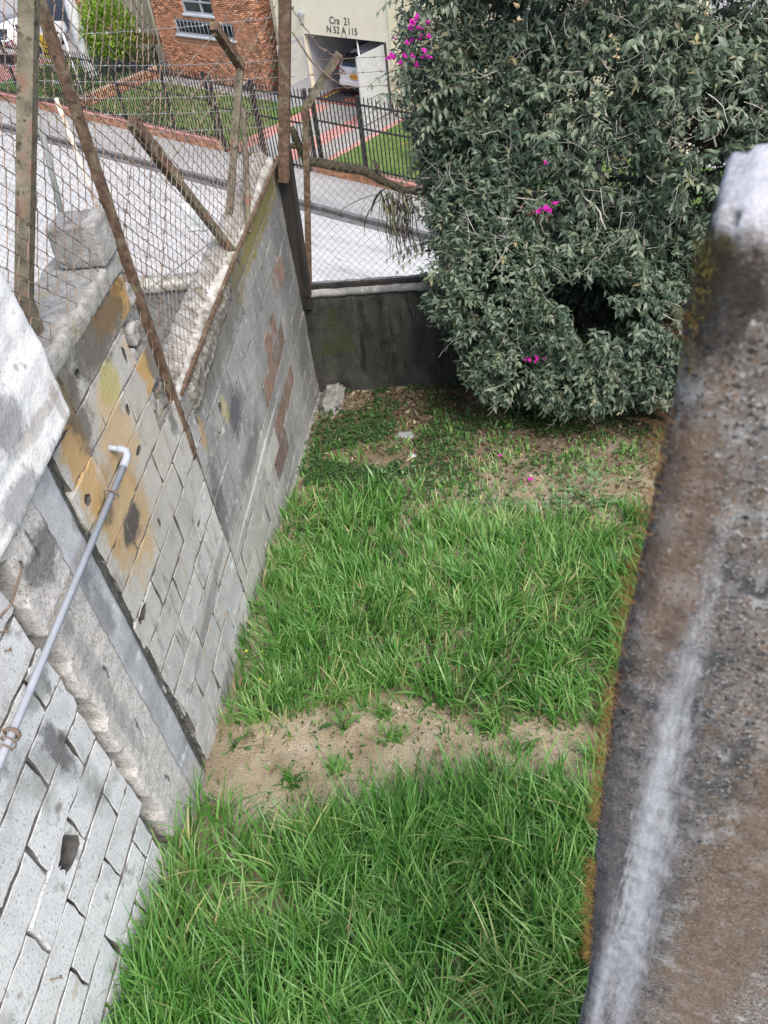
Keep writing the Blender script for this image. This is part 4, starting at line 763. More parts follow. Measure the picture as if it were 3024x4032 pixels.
for k, (p, lab) in enumerate((((.12, 5.50), 'single fallen magenta bract on the soil behind the grass'), ((.35, 5.1), 'fallen dark magenta bract lying in front of the bush shade'))):
    z = float(gz(*p)); tv, tf = leaf_template(.05, .04, .2, .0); o = link('fallen_bract', raw_mesh('fallen_bract', tv, tf, True), M_mag); o.location = (p[0], p[1], z + .03); tag(o, lab, 'petal')

# ------------------------------------------------------------------ hillside, street, pavements (street frame)
GS = -6.5
M_hill = pmat('hillside_grass', [(.3, (.04, .07, .02)), (.7, (.10, .13, .05))], 1.5, 8, .95, .6, 20, .03, coord='pos')
s_ = np.linspace(-160, 160, 90); t_ = np.concatenate([np.linspace(-120, 2, 12), np.linspace(3, 9.0, 22)]); A, B = np.meshgrid(s_, t_, indexing='ij')
f = np.clip((B - 4.0) / 4.2, 0, 1); Zh = -1.5 - 5.05 * f * f * (3 - 2 * f); i = np.arange(A.size).reshape(A.shape); Q = np.stack([i[:-1, :-1], i[1:, :-1], i[1:, 1:], i[:-1, 1:]], -1).reshape(-1, 4)
h = link('hillside', raw_mesh('hillside', np.stack([A.ravel(), B.ravel(), Zh.ravel()], 1), Q, True), M_hill, kind='structure'); h.rotation_euler.z = FA
M_road = pmat('worn_pale_concrete_road', [(.3, (.34, .34, .345)), (.5, (.42, .42, .425)), (.75, (.49, .49, .49))], 1.4, 10, .85, .3, 30, .006, stretch=(.22, 1.8, 1), specks=((3, (.24, .24, .245), .55, .72), (12, (.46, .46, .455), .58, .72), (45, (.22, .22, .22), .58, .68)))
M_walk = pmat('pavement_concrete', [(.3, (.24, .24, .245)), (.6, (.32, .32, .32)), (.8, (.38, .38, .375))], .9, 9, .9, .3, 30, .006, stretch=(.5, 1.3, 1))
M_kerb = pmat('dark_kerb', [(.3, (.085, .085, .09)), (.7, (.16, .16, .165))], 3, 7, .9, .3, 40, .005)
M_drive = pmat('driveway_concrete', [(.3, (.24, .235, .235)), (.7, (.34, .335, .33))], 1.2, 9, .9, .3, 30, .006)
M_pink = pmat('pink_paving', [(.3, (.42, .19, .17)), (.7, (.56, .29, .26))], 3, 7, .9, .3, 40, .004)
M_lawn = pmat('mown_lawn', [(.3, (.075, .14, .03)), (.55, (.12, .20, .05)), (.8, (.20, .235, .09))], 2.2, 9, .95, .8, 40, .03)
def slab(name, m, s0, s1, t0, t1, z0, z1, kind='structure', parent=None):
    o = MB().box(s0, s1, t0, t1, z0, z1).build(name, m, parent, kind=kind if parent is None else None)
    if parent is None: o.rotation_euler.z = FA
    return o
slab('street', M_road, -160, 160, 8.2, 16.72, GS - .3, GS)
slab('far_ground', M_drive, -160, 160, 18.9, 160, GS - .3, GS + .03)
slab('gutter', M_kerb, -160, 160, 16.72, 16.95, GS - .3, GS + .004)
slab('kerb', M_kerb, -160, 160, 16.95, 17.10, GS - .3, GS + .14)
slab('sidewalk', M_walk, -160, 160, 17.10, 18.90, GS - .3, GS + .13)
slab('lawn', M_lawn, -34.6, -25.0, 19.1, 23.6, GS - .1, GS + .10); slab('lawn', M_lawn, -20.35, -8, 19.1, 24.2, GS - .1, GS + .10); slab('lawn', M_lawn, -42.6, -35.3, 19.1, 24.5, GS - .1, GS + .10)
slab('garden_path', M_drive, -34.3, -25.0, 23.6, 24.4, GS - .1, GS + .08)
for a_, c_ in ((-25.0, -24.25), (-22.55, -21.75), (-20.75, -20.35)): slab('paving_strip', M_pink, a_, c_, 18.9, 24.2, GS - .1, GS + .036)
slab('paving_edge', M_pink, -20.3, -8, 18.92, 19.3, GS - .1, GS + .30); slab('brick_paving', M_pink, -52, -43.0, 19.1, 24.0, GS - .1, GS + .05)
tag(MB().box(-38.8, -33.0, 12.62, 12.74, GS, GS + .004).build('road_marking', flat('worn_yellow_paint', (.5, .42, .15), .8), kind='structure')).rotation_euler.z = FA
# lawn blades, far away
N = 9000; s = rng.uniform(-34.5, -8, N); s = np.where((s > -25.1) & (s < -20.3), s - 9, s); t = rng.uniform(19.2, 23.5, N); P = np.stack([s, t, np.full(N, GS + .09)], 1)
V, Q = ribbons(P, rng.uniform(0, 6.28, N), rng.uniform(.1, .8, N), rng.uniform(0, .8, N), rng.uniform(.06, .14, N), np.full(N, .02), 2)
o = link('lawn_grass', raw_mesh('lawn_grass', V, Q, False, np.repeat(rng.random(N), 6)), leafmat('lawn_blade', (.07, .14, .03), (.12, .20, .05), (.18, .26, .08), (.5, .4, .1)), kind='stuff'); o.rotation_euler.z = FA; tag(o, 'short lawn grass in the front gardens across the street', 'grass')

# ------------------------------------------------------------------ bricks
M_brick = pmat('orange_brick', [(.3, (.42, .18, .10)), (.55, (.54, .255, .15)), (.8, (.60, .31, .19))], 3, 5, .9, .3, 60, .004, objrand=.30)
M_brickt = pmat('orange_brick_mass', [(.3, (.42, .18, .10)), (.55, (.54, .255, .15)), (.8, (.60, .31, .19))], 3, 5, .9, .3, 60, .004, tint=.55)
M_bmort = pmat('brick_mortar', [(.3, (.42, .30, .24)), (.7, (.54, .41, .33))], 6, 5, .95, .3, 50, .004)
BL, BH, JT = .245, .066, .011
BOXF = np.array([(0, 1, 3, 2), (4, 6, 7, 5), (0, 4, 5, 1), (2, 3, 7, 6), (0, 2, 6, 4), (1, 5, 7, 3)])
brick_me = MB().box(-BL / 2 + JT / 2, BL / 2 - JT / 2, -.02, .02, -BH / 2 + JT / 2, BH / 2 - JT / 2, bev=.004).build('tmp', M_brick).data
bpy.data.objects.remove(bpy.data.objects['tmp'])
def brickwork(root, base, cells, nmax=300, normal=0, key=None):
    """cells: list of (s,t,z,len) brick centres on a face; normal 0: faces -t, 1: faces +s"""
    full = [c for c in cells if abs(c[3] - BL) < .01]; full.sort(key=key or (lambda c: c[0] ** 2 + c[1] ** 2))
    ind = set(full[:nmax]); rest = [c for c in cells if c not in ind]
    for c in ind:
        o = bpy.data.objects.new('brick', brick_me); col.objects.link(o); o.parent = root; o.location = (c[0] - base[0] + (random.uniform(-.002, .004) if normal else 0), c[1] - base[1] - (0 if normal else random.uniform(-.002, .004)), c[2] - base[2])
        if normal: o.rotation_euler.z = math.pi / 2
    if rest:
        V = []; T = []
        for c in rest:
            hl, hh, hd = c[3] / 2 - JT / 2, BH / 2 - JT / 2, .02; tt = random.random() if random.random() < .75 else random.random() * .35
            for a_ in (-1, 1):
                for b_ in (-1, 1):
                    for z_ in (-1, 1):
                        V.append((c[0] + (a_ * hd if normal else a_ * hl) - base[0], c[1] + (b_ * hl if normal else b_ * hd) - base[1], c[2] + z_ * hh - base[2])); T.append(tt)
        F = np.concatenate([BOXF + 8 * k for k in range(len(rest))]); link('brick_mass', raw_mesh('brick_mass', V, F, False, T), M_brickt, root, kind='stuff')
def cells(s0, s1, z0, z1, t, voids=(), normal=0):
    out = []; nz = int((z1 - z0) / BH)
    for k in range(nz):
        z = z0 + (k + .5) * BH; a_ = s0 - (BL / 2 if k % 2 else 0)
        while a_ < s1:
            l, r_ = max(a_, s0), min(a_ + BL, s1)
            segs = [(l, r_)]
            for (v0, v1, w0, w1) in voids:
                if w0 < z < w1:
                    ns = []
                    for (p, q) in segs:
                        if q <= v0 or p >= v1: ns.append((p, q))
                        else:
                            if p < v0 - .03: ns.append((p, v0))
                            if q > v1 + .03: ns.append((v1, q))
                    segs = ns
            for (p, q) in segs:
                if q - p > .04: out.append(((p + q) / 2, t, z, round(q - p, 3)) if not normal else (t, (p + q) / 2, z, round(q - p, 3)))
            a_ += BL
    return out
def boxf(name, m, root, base, *a): return MB().box(*a).build(name, m, root, base)
def wall_with_voids(root, base, s0, s1, z0, z1, t0, t1, voids, m, name='wall'):
    """a wall slab with real openings, cut into boxes round them"""
    xs = sorted({s0, s1} | {v for o_ in voids for v in o_[:2]}); zs = sorted({z0, z1} | {v for o_ in voids for v in o_[2:]}); mb = MB()
    for a_, c_ in zip(xs[:-1], xs[1:]):
        for d_, e_ in zip(zs[:-1], zs[1:]):
            if not any(v[0] <= a_ and c_ <= v[1] and v[2] <= d_ and e_ <= v[3] for v in voids): mb.box(a_, c_, t0, t1, d_, e_)
    return mb.build(name, m, root, base)
M_alu = flat('grey_aluminium', (.44, .46, .49), .45, .2); M_white = flat('white_paint', (.72, .72, .72), .5); M_dark = flat('dark_interior', (.02, .02, .022), .8)
M_glass = pmat('dark_window_glass', [(.3, (.015, .017, .02)), (.7, (.04, .043, .048))], 2, 4, .08, 0, spec=.8)
M_sill = pmat('pale_stone_sill', [(.3, (.50, .53, .57)), (.7, (.62, .65, .68))], 6, 5, .8, .2, 50, .003)
# brick house
B0 = (-31, 24.4, GS); r = fempty('brick_house', *B0, 'orange brick house with barred strip window, across the street in the middle', 'house')
V1 = (-32.3, -30.4, -3.80, -2.3); V2 = (-33.1, -29.35, -4.62, -4.05)
wall_with_voids(r, B0, -34.38, -27.92, GS, 1.5, 24.44, 24.62, [V1, V2], M_bmort)
MB().box(-28.08, -27.93, 24.621, 31, GS, 1.5).box(-34.38, -34.2, 24.621, 31, GS, 1.5).build('side_wall', M_bmort, r, B0)
cl = cells(-34.38, -27.90, GS + .1, -1.6, 24.425, [V1, (V2[0], V2[1], V2[2] - .30, V2[3])])
brickwork(r, B0, cl, 300, key=lambda c: abs(c[2] + 4.4) + .25 * abs(c[0] + 31))
brickwork(r, B0, cells(24.46, 27.2, GS + .1, -1.6, -27.915, normal=1), 0, normal=1)
mb = MB(); a_ = V2[0]
while a_ < V2[1] - .07: mb.box(a_, a_ + .062, 24.405, 24.445, V2[2] - .27, V2[2] - .05); a_ += .073
mb.build('soldier_course', M_brick, r, B0)
for nm, (a_, c_, d_, e_) in (('window', V1), ('window', V2)):
    wdo = MB().box(a_ + .01, c_ - .01, 24.53, 24.55, d_ + .01, e_ - .01).build(nm, M_glass, r, B0)
    fr = MB(); fr.box(a_, a_ + .06, 24.45, 24.53, d_, e_).box(c_ - .06, c_, 24.45, 24.53, d_, e_).box(a_ + .06, c_ - .06, 24.45, 24.53, d_, d_ + .06).box(a_ + .06, c_ - .06, 24.45, 24.53, e_ - .06, e_)
    if e_ > -3: fr.box(-31.19, -31.13, 24.455, 24.528, d_ + .06, e_ - .06).box(a_ + .06, c_ - .06, 24.457, 24.527, -3.38, -3.33)
    fr.build('frame', M_alu, wdo, B0); MB().box(a_ - .06, c_ + .06, 24.36, 24.53, d_ - .07, d_ - .001).build('sill', M_sill, wdo, B0)
    if e_ < -3:
        for k in range(15): q = a_ + .12 + k * (c_ - a_ - .24) / 14; MB().tube([(q, 24.42, d_ + .002), (q, 24.42, e_ - .002)], .012, 5).build('bar', M_alu, wdo, B0)
boxf('curtain', flat('pale_curtain', (.40, .37, .36), .9), r, B0, -31.1, -30.45, 24.56, 24.57, -3.8, -2.4)
MB().box(-34.6, -27.7, 24.2, 31.2, 1.5, 1.8).build('roof', flat('terracotta', (.35, .15, .09), .9), r, B0)
MB().tube([(-34.46, 24.36, GS + .3), (-34.46, 24.36, 1.4)], .05, 8).build('downpipe', flat('beige_pipe', (.52, .47, .36), .6), r, B0)
MB().tube([(-27.88, 25.0, -4.55), (-27.80, 25.0, -4.55)], .055, 10).build('vent_pipe', M_white, r, B0)
# cream house with the open garage
M_cream = pmat('cream_render', [(.3, (.78, .70, .52)), (.55, (.82, .75, .57)), (.8, (.85, .78, .61))], 1.1, 8, .9, .2, 40, .004)
M_creamy = pmat('yellow_cream_render', [(.3, (.78, .68, .44)), (.7, (.84, .75, .52))], 1.1, 8, .9, .2, 40, .004)
C0 = (-23.5, 24.5, GS); r = fempty('cream_house', *C0, 'cream rendered house with address lettering and open garage, across the street', 'house')
VG = (-25.46, -21.45, GS, -4.10)
wall_with_voids(r, C0, -26.8, -21.15, GS, 1.8, 24.5, 24.7, [VG], M_cream)
boxf('wall', M_creamy, r, C0, -21.149, -10, 24.44, 24.7, GS, 1.8)
boxf('corner_strip', flat('shaded_tan_render', (.44, .38, .28), .9), r, C0, -26.97, -26.801, 24.46, 24.75, GS, 1.8)  # shading of the house edge is put into this strip's darker colour
MB().box(-27.0, -10, 24.2, 33, 1.8, 2.1).build('roof', MATS['terracotta'], r, C0)
M_gar = pmat('garage_white_render', [(.3, (.42, .42, .43)), (.7, (.50, .50, .50))], 2, 6, .9, .1, 40, .003)
MB().box(-25.62, -25.462, 24.7, 31, GS, -3.9).box(-21.448, -21.3, 24.7, 31, GS, -3.9).box(-25.62, -21.3, 31, 31.2, GS, -3.9).build('garage_walls', M_gar, r, C0)
boxf('garage_ceiling', M_gar, r, C0, -25.62, -21.3, 24.701, 31.2, -3.899, -3.7)
boxf('garage_floor', pmat('red_tile', [(.3, (.20, .065, .045)), (.7, (.29, .10, .07))], 3, 6, .6, .1, 30, .003), r, C0, -25.46, -21.45, 24.45, 31, GS - .1, GS + .05)
boxf('floor_mat', flat('dark_rubber', (.05, .05, .05), .8), r, C0, -25.1, -24.25, 24.75, 25.7, GS + .051, GS + .062)
MB().box(-25.2, -25.1, 24.7, 25.75, GS + .051, GS + .064).box(-25.2, -24.15, 24.6, 24.69, GS + .051, GS + .064).build('yellow_edging', flat('yellow_paint', (.5, .35, .05), .7), r, C0)
boxf('garage_trim', flat('dark_frame', (.05, .05, .055), .6), r, C0, -21.47, -21.40, 24.46, 24.499, GS + .06, -4.10)
# gate leaves
gl = MB(); t0, t1 = 23.05, 24.46
gl.box(-25.50, -25.46, t0, t0 + .07, GS + .08, -4.16).box(-25.50, -25.46, t1 - .07, t1, GS + .08, -4.16).box(-25.50, -25.46, t0 + .07, t1 - .07, -4.23, -4.16).box(-25.50, -25.46, t0 + .07, t1 - .07, GS + .85, GS + .93)
gate = gl.build('gate_leaf', M_alu, r, C0); MB().box(-25.49, -25.47, t0 + .07, t1 - .07, GS + .08, GS + .85).build('panel', M_alu, gate, C0)
for k in range(7): MB().box(-25.488, -25.472, t0 + .2 + k * .165, t0 + .225 + k * .165, GS + .93, -4.23).build('bar', M_alu, gate, C0)
MB().box(-25.482, -25.478, t0 + .07, t1 - .07, GS + .93, -4.23).build('pane', pmat('frosted_pane', [(.3, (.40, .40, .36)), (.7, (.52, .51, .45))], 2, 4, .3, 0), gate, C0)
M_gate = flat('pale_grey_sheet', (.42, .43, .44), .5); gate = MB().box(-21.50, -21.46, 22.95, 24.44, GS + .08, -4.16).build('gate_leaf', M_gate, r, C0)
for k in range(16): MB().box(-21.53, -21.50, 22.97 + k * .092, 23.01 + k * .092, GS + .10, -4.18).build('rib', M_white, gate, C0)
MB().tube([(-23.0, 24.75, -4.15), (-21.9, 23.6, -4.75)], .03, 6).build('gate_stay', M_white, r, C0)
MB().box(-25.42, -25.24, 24.3, 24.5, -3.45, -3.36).box(-25.40, -25.26, 24.31, 24.42, -3.5, -3.451).build('wall_lamp', M_alu, r, C0)
MB().box(-23.72, -23.45, 26.0, 26.2, -4.35, -3.90).build('ceiling_lamp', MATS['dark_frame'], r, C0)
def text(body, s, t, z, size, parent, base, m, shear=.0, name='lettering', ext=.004):
    cu = bpy.data.curves.new(name, 'FONT'); cu.body = body; cu.size = size; cu.align_x = 'CENTER'; cu.extrude = ext; cu.shear = shear; cu.materials.append(m)
    tmp = bpy.data.objects.new('tmp_text', cu); col.objects.link(tmp); bpy.context.view_layer.update()
    me = bpy.data.meshes.new_from_object(tmp.evaluated_get(bpy.context.evaluated_depsgraph_get())); bpy.data.objects.remove(tmp); me.materials.clear(); me.materials.append(m)
    o = bpy.data.objects.new(name, me); col.objects.link(o); o.parent = parent; o.location = (s - base[0], t - base[1], z - base[2]); o.rotation_euler = (math.pi / 2, 0, 0); return o
M_ink = flat('black_iron_letters', (.03, .03, .032), .6)
text('Cra  21', -23.50, 24.49, -3.67, .34, r, C0, M_ink, .12); text('N 52 A 115', -23.46, 24.49, -3.97, .32, r, C0, M_ink, .12); text('C', -23.46, 24.49, -4.075, .09, r, C0, M_ink); text('S', -23.26, 24.49, -4.075, .09, r, C0, M_ink)
# cream wall and brick building further left
D0 = (-40, 26.5, GS); r = fempty('left_brick_building', *D0, 'brick building with beige side wall behind the lime green shrub, upper left', 'house')
boxf('beige_wall', pmat('beige_render', [(.3, (.36, .32, .22)), (.7, (.46, .41, .30))], 1.2, 7, .9, .2, 40, .004), r, D0, -40.3, -34.45, 26.5, 26.7, -5.55, 1.5)
boxf('beige_plinth', MATS['terracotta'], r, D0, -40.3, -34.45, 26.6, 26.8, GS, -5.55)
boxf('wall', M_bmort, r, D0, -43.6, -40.301, 26.44, 26.6, GS, 1.5); brickwork(r, D0, cells(-43.6, -40.3, GS + .1, -2.6, 26.425), 0)
MB().box(-53, -43.62, 30, 30.2, GS, 1.5).box(-53, -43.62, 26.44, 30, -2.2, -2.0).build('carport', flat('grey_carport', (.22, .22, .225), .8), r, D0)
boxf('carport_slab', M_drive, r, D0, -40.2, -34.6, 24.6, 26.45, GS, -5.95)

# ------------------------------------------------------------------ low brick front walls and iron fences
def low_wall(s0, s1, lab):
    b_ = ((s0 + s1) / 2, 19.0, GS); r_ = fempty('low_brick_wall', *b_, lab, 'wall'); boxf('core', M_bmort, r_, b_, s0, s1, 18.92, 19.08, GS, GS + .40)
    brickwork(r_, b_, cells(s0, s1, GS + .13, GS + .40, 18.91), 300); boxf('coping', M_pink, r_, b_, s0, s1, 18.88, 19.12, GS + .401, GS + .45)
low_wall(-46, -24.85, 'low orange brick wall under the black iron fence, left of the driveway'); low_wall(-19.95, -8, 'low orange brick wall under the black iron fence, right of the driveway by the bush')
M_iron = flat('black_iron', (.018, .019, .022), .5)
bar_me = MB().tube([(0, 0, 0), (0, 0, 2.16)], .021, 5, sm=False).tube([(0, 0, 2.16), (0, 0, 2.26)], [.02, .001], 5, sm=False).build('tmp', M_iron).data; bpy.data.objects.remove(bpy.data.objects['tmp'])
def iron_fence(s0, s1, zb, lab, posts, t=19.0, cat='fence', name='iron_fence', along=0, hz=1.0, n=None):
    b_ = (s0, t, zb) if not along else (t, s0, zb); r_ = fempty(name, *b_, lab, cat); n = n or int((s1 - s0) / .158)
    for k in range(n + 1):
        o = bpy.data.objects.new('bar', bar_me); col.objects.link(o); o.parent = r_; q = k * (s1 - s0) / n; o.location = (q, 0, .02) if not along else (0, q, .02); o.scale.z = hz
    for z in (.10, 1.30 * hz, 1.98 * hz):
        MB().box(0, s1 - s0, -.02, .02, z, z + .05).build('rail', M_iron, r_) if not along else MB().box(-.015, .015, 0, s1 - s0, z, z + .035).build('rail', M_iron, r_)
    for q in posts:
        q -= s0; MB().box(q - .045, q + .045, -.045, .045, 0, 2.25 * hz).build('post', M_iron, r_) if not along else MB().box(-.045, .045, q - .045, q + .045, 0, 2.25 * hz).build('post', M_iron, r_)
    return r_
iron_fence(-46, -24.85, GS + .45, 'long black iron spiked fence left of the driveway, on the low brick wall', (-42.5, -38.0, -33.4, -30.3, -27.3, -24.9))
iron_fence(-24.7, -20.1, GS + .06, 'black iron double gate across the pink-striped driveway', (-24.65, -22.62, -22.5, -20.12), cat='gate', name='iron_gate', hz=1.16)
iron_fence(-19.9, -8, GS + .45, 'black iron spiked fence right of the driveway, running behind the bush', (-19.85, -17.9, -14, -10))
b_ = (-34.8, 21.8, GS); r_ = fempty('low_brick_wall', *b_, 'low brick dividing wall running back between two front gardens', 'wall'); boxf('core', M_bmort, r_, b_, -34.9, -34.72, 19.4, 24.3, GS, GS + .56); brickwork(r_, b_, cells(19.4, 24.3, GS + .1, GS + .56, -34.71, normal=1), 0, normal=1)
iron_fence(19.5, 24.3, GS + .57, 'short black iron fence on the dividing wall between two front gardens', (19.55, 24.25), t=-34.8, along=1, hz=.33)
fl = fempty('floodlight', -23.86, 20.0, GS, 'white boxy floodlight behind the iron gate, left of the driveway', 'lamp'); bb = (-23.86, 20.0, GS)
MB().box(-24.05, -23.67, 19.92, 20.1, -4.62, -4.32, bev=.02).build('housing', flat('cream_plastic', (.58, .57, .48), .5), fl, bb); MB().box(-23.90, -23.82, 20.0, 20.08, GS + .1, -4.62).build('post', M_iron, fl, bb); MB().box(-24.0, -23.72, 19.895, 19.918, -4.58, -4.40).build('lens', M_glass, fl, bb)

# ------------------------------------------------------------------ white car (rear towards us), copied for the car on the left
M_car = pmat('white_car_paint', [(.3, (.72, .72, .73)), (.7, (.78, .78, .79))], 2, 3, .25, 0, spec=.6); M_tyre = flat('black_rubber', (.02, .02, .02), .8); M_tail = flat('red_tail_light', (.30, .015, .02), .2, spec=.7)
M_plate = flat('orange_plate', (.72, .33, .02), .5); M_rim = flat('alloy_rim', (.4, .4, .42), .4, .5)
def car(root):
    prof = [(0.0, .42, .80, .95, 1.02, 1.03), (.06, .36, .86, .98, 1.10, 1.12), (.22, .32, .89, 1.0, 1.18, 1.30), (.48, .30, .90, 1.02, 1.20, 1.58), (.75, .30, .90, 1.02, 1.2, 1.64), (1.6, .28, .91, 1.0, 1.16, 1.67), (2.5, .28, .91, .98, 1.12, 1.62), (3.0, .28, .91, .96, 1.08, 1.30), (3.3, .28, .90, .95, 1.05, 1.09), (4.1, .32, .86, .85, .95, .97), (4.35, .42, .76, .7, .78, .80)]
    V = []; n = 11
    for (l, zb, w_, zm, zbelt, zr) in prof:
        gh = zr - zbelt; wr = w_ - .02 - .33 * min(1, gh / .45) * .75
        half = [(w_ * .82, zb), (w_ * .97, zb + .10), (w_, zm * .78), (w_ * .985, zbelt - .03), (wr, zr - .04 * min(1, gh / .1) - .0)]
        pts = half + [(0, zr)]; V += [(x_, l, z_) for x_, z_ in pts] + [(-x_, l, z_) for x_, z_ in half[::-1]]
    F = [(i * n + k, i * n + (k + 1) % n, (i + 1) * n + (k + 1) % n, (i + 1) * n + k) for i in range(len(prof) - 1) for k in range(n)] + [tuple(range(n))[::-1], tuple((len(prof) - 1) * n + k for k in range(n))]
    body = MB(); body.add(V, F, True); o = body.build('body', M_car, root); o.modifiers.new('sub', 'SUBSURF').levels = 1; o.modifiers['sub'].render_levels = 2
    MB().add([(-.70, .055, 1.13), (.70, .055, 1.13), (.58, .36, 1.53), (-.58, .36, 1.53), (-.70, .16, 1.11), (.70, .16, 1.11), (.58, .46, 1.50), (-.58, .46, 1.50)], [(0, 1, 2, 3), (4, 7, 6, 5), (0, 4, 5, 1), (1, 5, 6, 2), (2, 6, 7, 3), (3, 7, 4, 0)]).build('rear_window', M_glass, root)
    for s in (-1, 1):
        MB().add([(s * .895, .75, 1.19), (s * .895, 2.7, 1.16), (s * .70, 2.35, 1.54), (s * .69, .95, 1.56), (s * .85, .75, 1.19), (s * .85, 2.7, 1.16), (s * .66, 2.35, 1.54), (s * .65, .95, 1.56)], [(0, 1, 2, 3), (4, 7, 6, 5), (0, 4, 5, 1), (1, 5, 6, 2), (2, 6, 7, 3), (3, 7, 4, 0)]).build('side_window', M_glass, root)
        MB().add([(s * .48, -.035, .96), (s * .86, -.04, 1.08), (s * .93, .22, 1.10), (s * .93, .20, .88), (s * .82, -.05, .84), (s * .48, .09, .98), (s * .8, .2, 1.1), (s * .8, .22, .95)], [(0, 1, 2, 3), (0, 3, 4), (0, 5, 6, 1), (3, 7, 5, 0), (1, 6, 2), (2, 6, 7, 3)]).build('tail_light', M_tail, root)
        for l in (.85, 3.45):
            wh = MB().tube([(s * .70, l, .33), (s * .90, l, .33)], .33, 18).build('wheel', M_tyre, root); MB().tube([(s * .88, l, .33), (s * .912, l, .33)], .21, 14).build('rim', M_rim, wh)
    MB().box(-.72, .72, -.03, .06, .30, .43, bev=.02).build('lower_bumper', M_tyre, root)
    MB().box(-.80, .80, -.035, .10, .45, .66, bev=.03).build('bumper', M_car, root)
    pl = MB().box(-.18, .18, -.055, -.036, .73, .90).build('number_plate', M_plate, root); t_ = text('EPU 213', 0, -.058, .765, .10, pl, (0, 0, 0), M_ink, name='plate_lettering', ext=.001)
    MB().tube([(0, -.01, .99), (0, -.03, .99)], .05, 12).build('emblem', M_rim, root); MB().box(-.06, .06, .15, .2, 1.60, 1.63).build('wiper', M_tyre, root)
c1 = empty('parked_car', FW(-23.72, 25.15, GS + .05), 'white hatchback car parked nose-in inside the open garage of the cream house', 'car', FA, 'parked white cars'); car(c1)
def copy_tree(o, parent=None):
    c = o.copy(); col.objects.link(c); c.parent = parent
    for ch in list(o.children): copy_tree(ch, c)
    return c
c2 = copy_tree(c1); c2.location = FW(-45.6, 22.6, GS + .06); c2.rotation_euler.z = FA + .25; c2['label'] = 'white car parked at the far left behind the iron fence and yellow sign'

# ------------------------------------------------------------------ yellow sign, white pipe frame, palm, shrubs, pots
b_ = (-35.3, 19.5, GS); r = fempty('yellow_sign', *b_, 'yellow notice with black lettering on a white board behind the iron fence, upper left', 'sign')
MB().box(-35.86, -34.86, 19.53, 19.58, -4.45, -3.15).build('board', M_white, r, b_); MB().box(-35.72, -34.88, 19.50, 19.529, -4.40, -3.55).build('yellow_panel', flat('signal_yellow', (.80, .50, .01), .6), r, b_)
for k, l_ in enumerate(('CAU', 'TRANS', 'POR LA', 'VIA')): text(l_, -35.18, 19.495, -3.80 - k * .16, .16, r, b_, M_ink)
MB().tube([(-35.4, 19.56, GS), (-35.4, 19.56, -4.45)], .035, 8).build('post', M_white, r, b_)
b_ = (-33.5, 19.35, GS); r = fempty('pipe_frame', *b_, 'white painted pipe frame standing beside the yellow sign behind the iron fence', 'frame')
MB().tube([(-33.48, 19.35, GS), (-33.48, 19.35, -3.36), (-33.55, 19.35, -3.28), (-33.75, 19.35, -3.27)], .045, 8).build('upright', M_white, r, b_); MB().tube([(-36.9, 19.36, -5.42), (-33.5, 19.36, -5.22)], .04, 8).build('crossbar', M_white, r, b_)
b_ = (-38.3, 23.0, GS); r = fempty('palm_tree', *b_, 'palm with smooth ringed whitish trunk behind the iron fence, upper left', 'tree')
mb = MB(); pts = []; rs = []
for k in range(60): z = k / 59; pts.append((-38.4 + .08 * z, 23.0, GS + z * 9)); rs.append(.40 - .16 * min(1, z * 2.6) + .012 * (k % 2))
mb.tube(pts, rs, 14).build('trunk', pmat('palm_trunk', [(.3, (.42, .42, .43)), (.5, (.55, .55, .56)), (.7, (.66, .66, .67))], 6, 7, .9, .5, 30, .01, stretch=(.6, .6, 4)), r, b_)
mb = MB()
for k in range(14):
    a_ = k * 2.4; q = [Vector((-38.32, 23.0, GS + 9))]; e_ = .9
    for j in range(6): q.append(q[-1] + Vector((math.cos(a_) * .5, math.sin(a_) * .5, e_ * .5))); e_ -= .42
    mb.tube(q, [.04, .035, .03, .02, .015, .01, .005], 4)
    for j in range(1, 7):
        for s in (-1, 1):
            for w_ in range(4): p = q[j] + (q[j - 1] - q[j]) * (w_ / 4); mb.add([p, p + Vector((-math.sin(a_) * s * .3 + math.cos(a_) * .1, math.cos(a_) * s * .3 + math.sin(a_) * .1, -.25)), p + Vector((math.cos(a_) * .06, math.sin(a_) * .06, -.02))], [(0, 1, 2)])
mb.build('fronds', flat('palm_green', (.06, .12, .03), .6), r, b_)
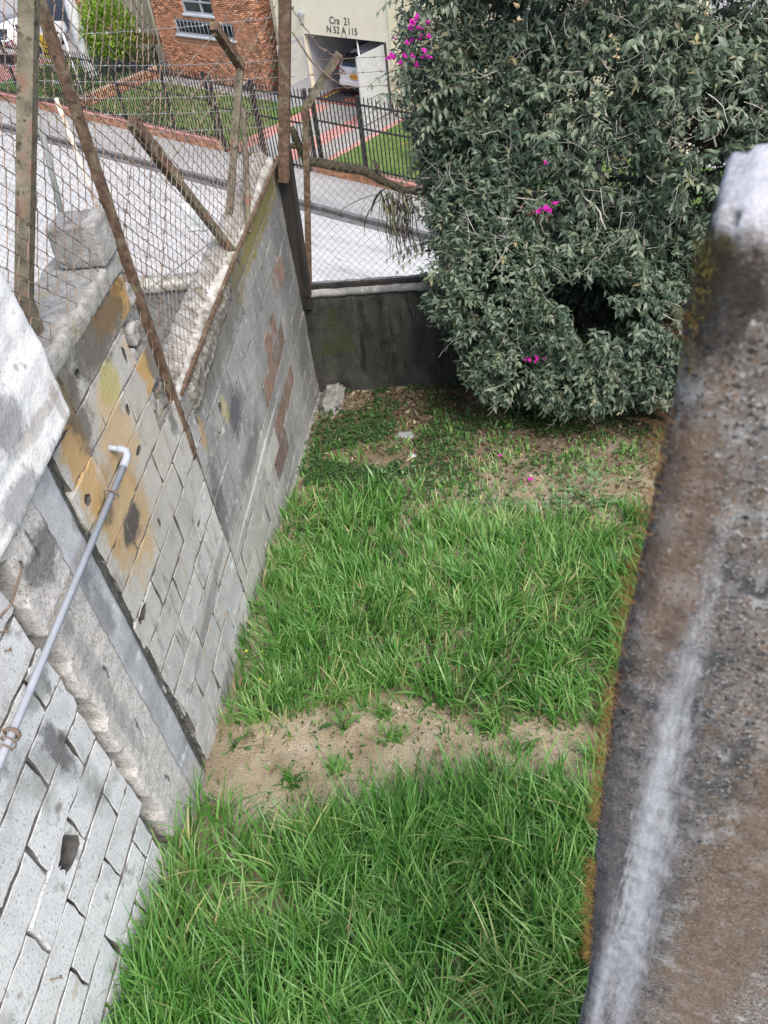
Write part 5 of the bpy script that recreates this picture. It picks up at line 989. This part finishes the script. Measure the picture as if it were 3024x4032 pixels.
def shrub(s, t, z0, rad, ht, n, L_, c, lab, name='garden_shrub', trunk=True):
    b0 = (s, t, z0); r_ = fempty(name, *b0, lab, 'shrub'); u = rng.normal(0, 1, (n, 3)); u /= np.linalg.norm(u, axis=1)[:, None]; f_ = rng.uniform(.55, 1.05, n) * (.75 + .5 * fbm(u[:, 0] * 2 + 5, u[:, 2] * 2 + u[:, 1], 99, 3))
    q = u * np.array([rad, rad * .8, ht * .5]) * f_[:, None] + np.array([0, 0, ht * .62]); ok = q[:, 2] > .1; q, u = q[ok], u[ok]
    d = u + rng.normal(0, .6, u.shape); d[:, 2] += .7; V_, F_ = place(LV, LF, q, frames(d, np.array([0, 0, 1.0]) + rng.normal(0, .4, d.shape)), L_ * rng.uniform(.6, 1.3, len(q)))
    link('crown', raw_mesh('crown', V_, F_, True, np.repeat(rng.random(len(q)), len(LV))), leafmat(name + lab[:8], *c), r_)
    if trunk: MB().tube([(0, 0, -.1), (.05, 0, ht * .3), (0, .05, ht * .6)], [.06, .05, .03], 7).build('trunk', M_bark, r_)
shrub(-37.7, 24.0, GS + .1, 1.45, 2.65, 4200, .22, ((.10, .20, .02), (.20, .34, .04), (.34, .48, .08), (.4, .5, .1)), 'rounded lime green shrub in front of the beige wall, upper left')
shrub(-36.0, 24.4, GS + .1, .7, 1.5, 900, .16, ((.09, .13, .03), (.16, .20, .05), (.25, .27, .09), (.45, .33, .1)), 'thin yellowish shrub beside the lime green shrub')
shrub(-35.9, 20.0, GS + .1, 1.3, 1.5, 1800, .15, ((.06, .12, .02), (.13, .22, .04), (.22, .32, .07), (.3, .3, .1)), 'leafy green shrub behind the iron fence below the yellow sign', trunk=False)
shrub(-30.2, 20.3, GS + .1, .8, .7, 600, .12, ((.04, .08, .02), (.09, .14, .04), (.16, .2, .06), (.3, .2, .1)), 'low dark shrub at the dividing wall in the brick house garden', trunk=False)
shrub(-27.3, 24.6, GS + .1, .30, 1.1, 260, .16, ((.02, .06, .03), (.04, .10, .05), (.07, .14, .07), (.6, .05, .06)), 'dark potted plant with red flowers between the two houses', 'potted_plant')
shrub(-17.4, 21.6, GS + .1, .9, .8, 700, .13, ((.06, .13, .02), (.12, .2, .04), (.2, .28, .06), (.75, .38, .02)), 'small garden shrub with orange flowers right of the driveway')
# overhead cables
tag(MB().tube([FW(-70, 17.6, .6), FW(-30, 17.6, -.55), FW(10, 17.6, .4)], .02, 5).build('overhead_cable', M_kerb), 'thin dark overhead cable crossing in front of the cream house', 'cable')
for o_ in list(bpy.data.objects):
    if o_.type == 'MESH' and o_.name.startswith('tmp'): bpy.data.objects.remove(o_)
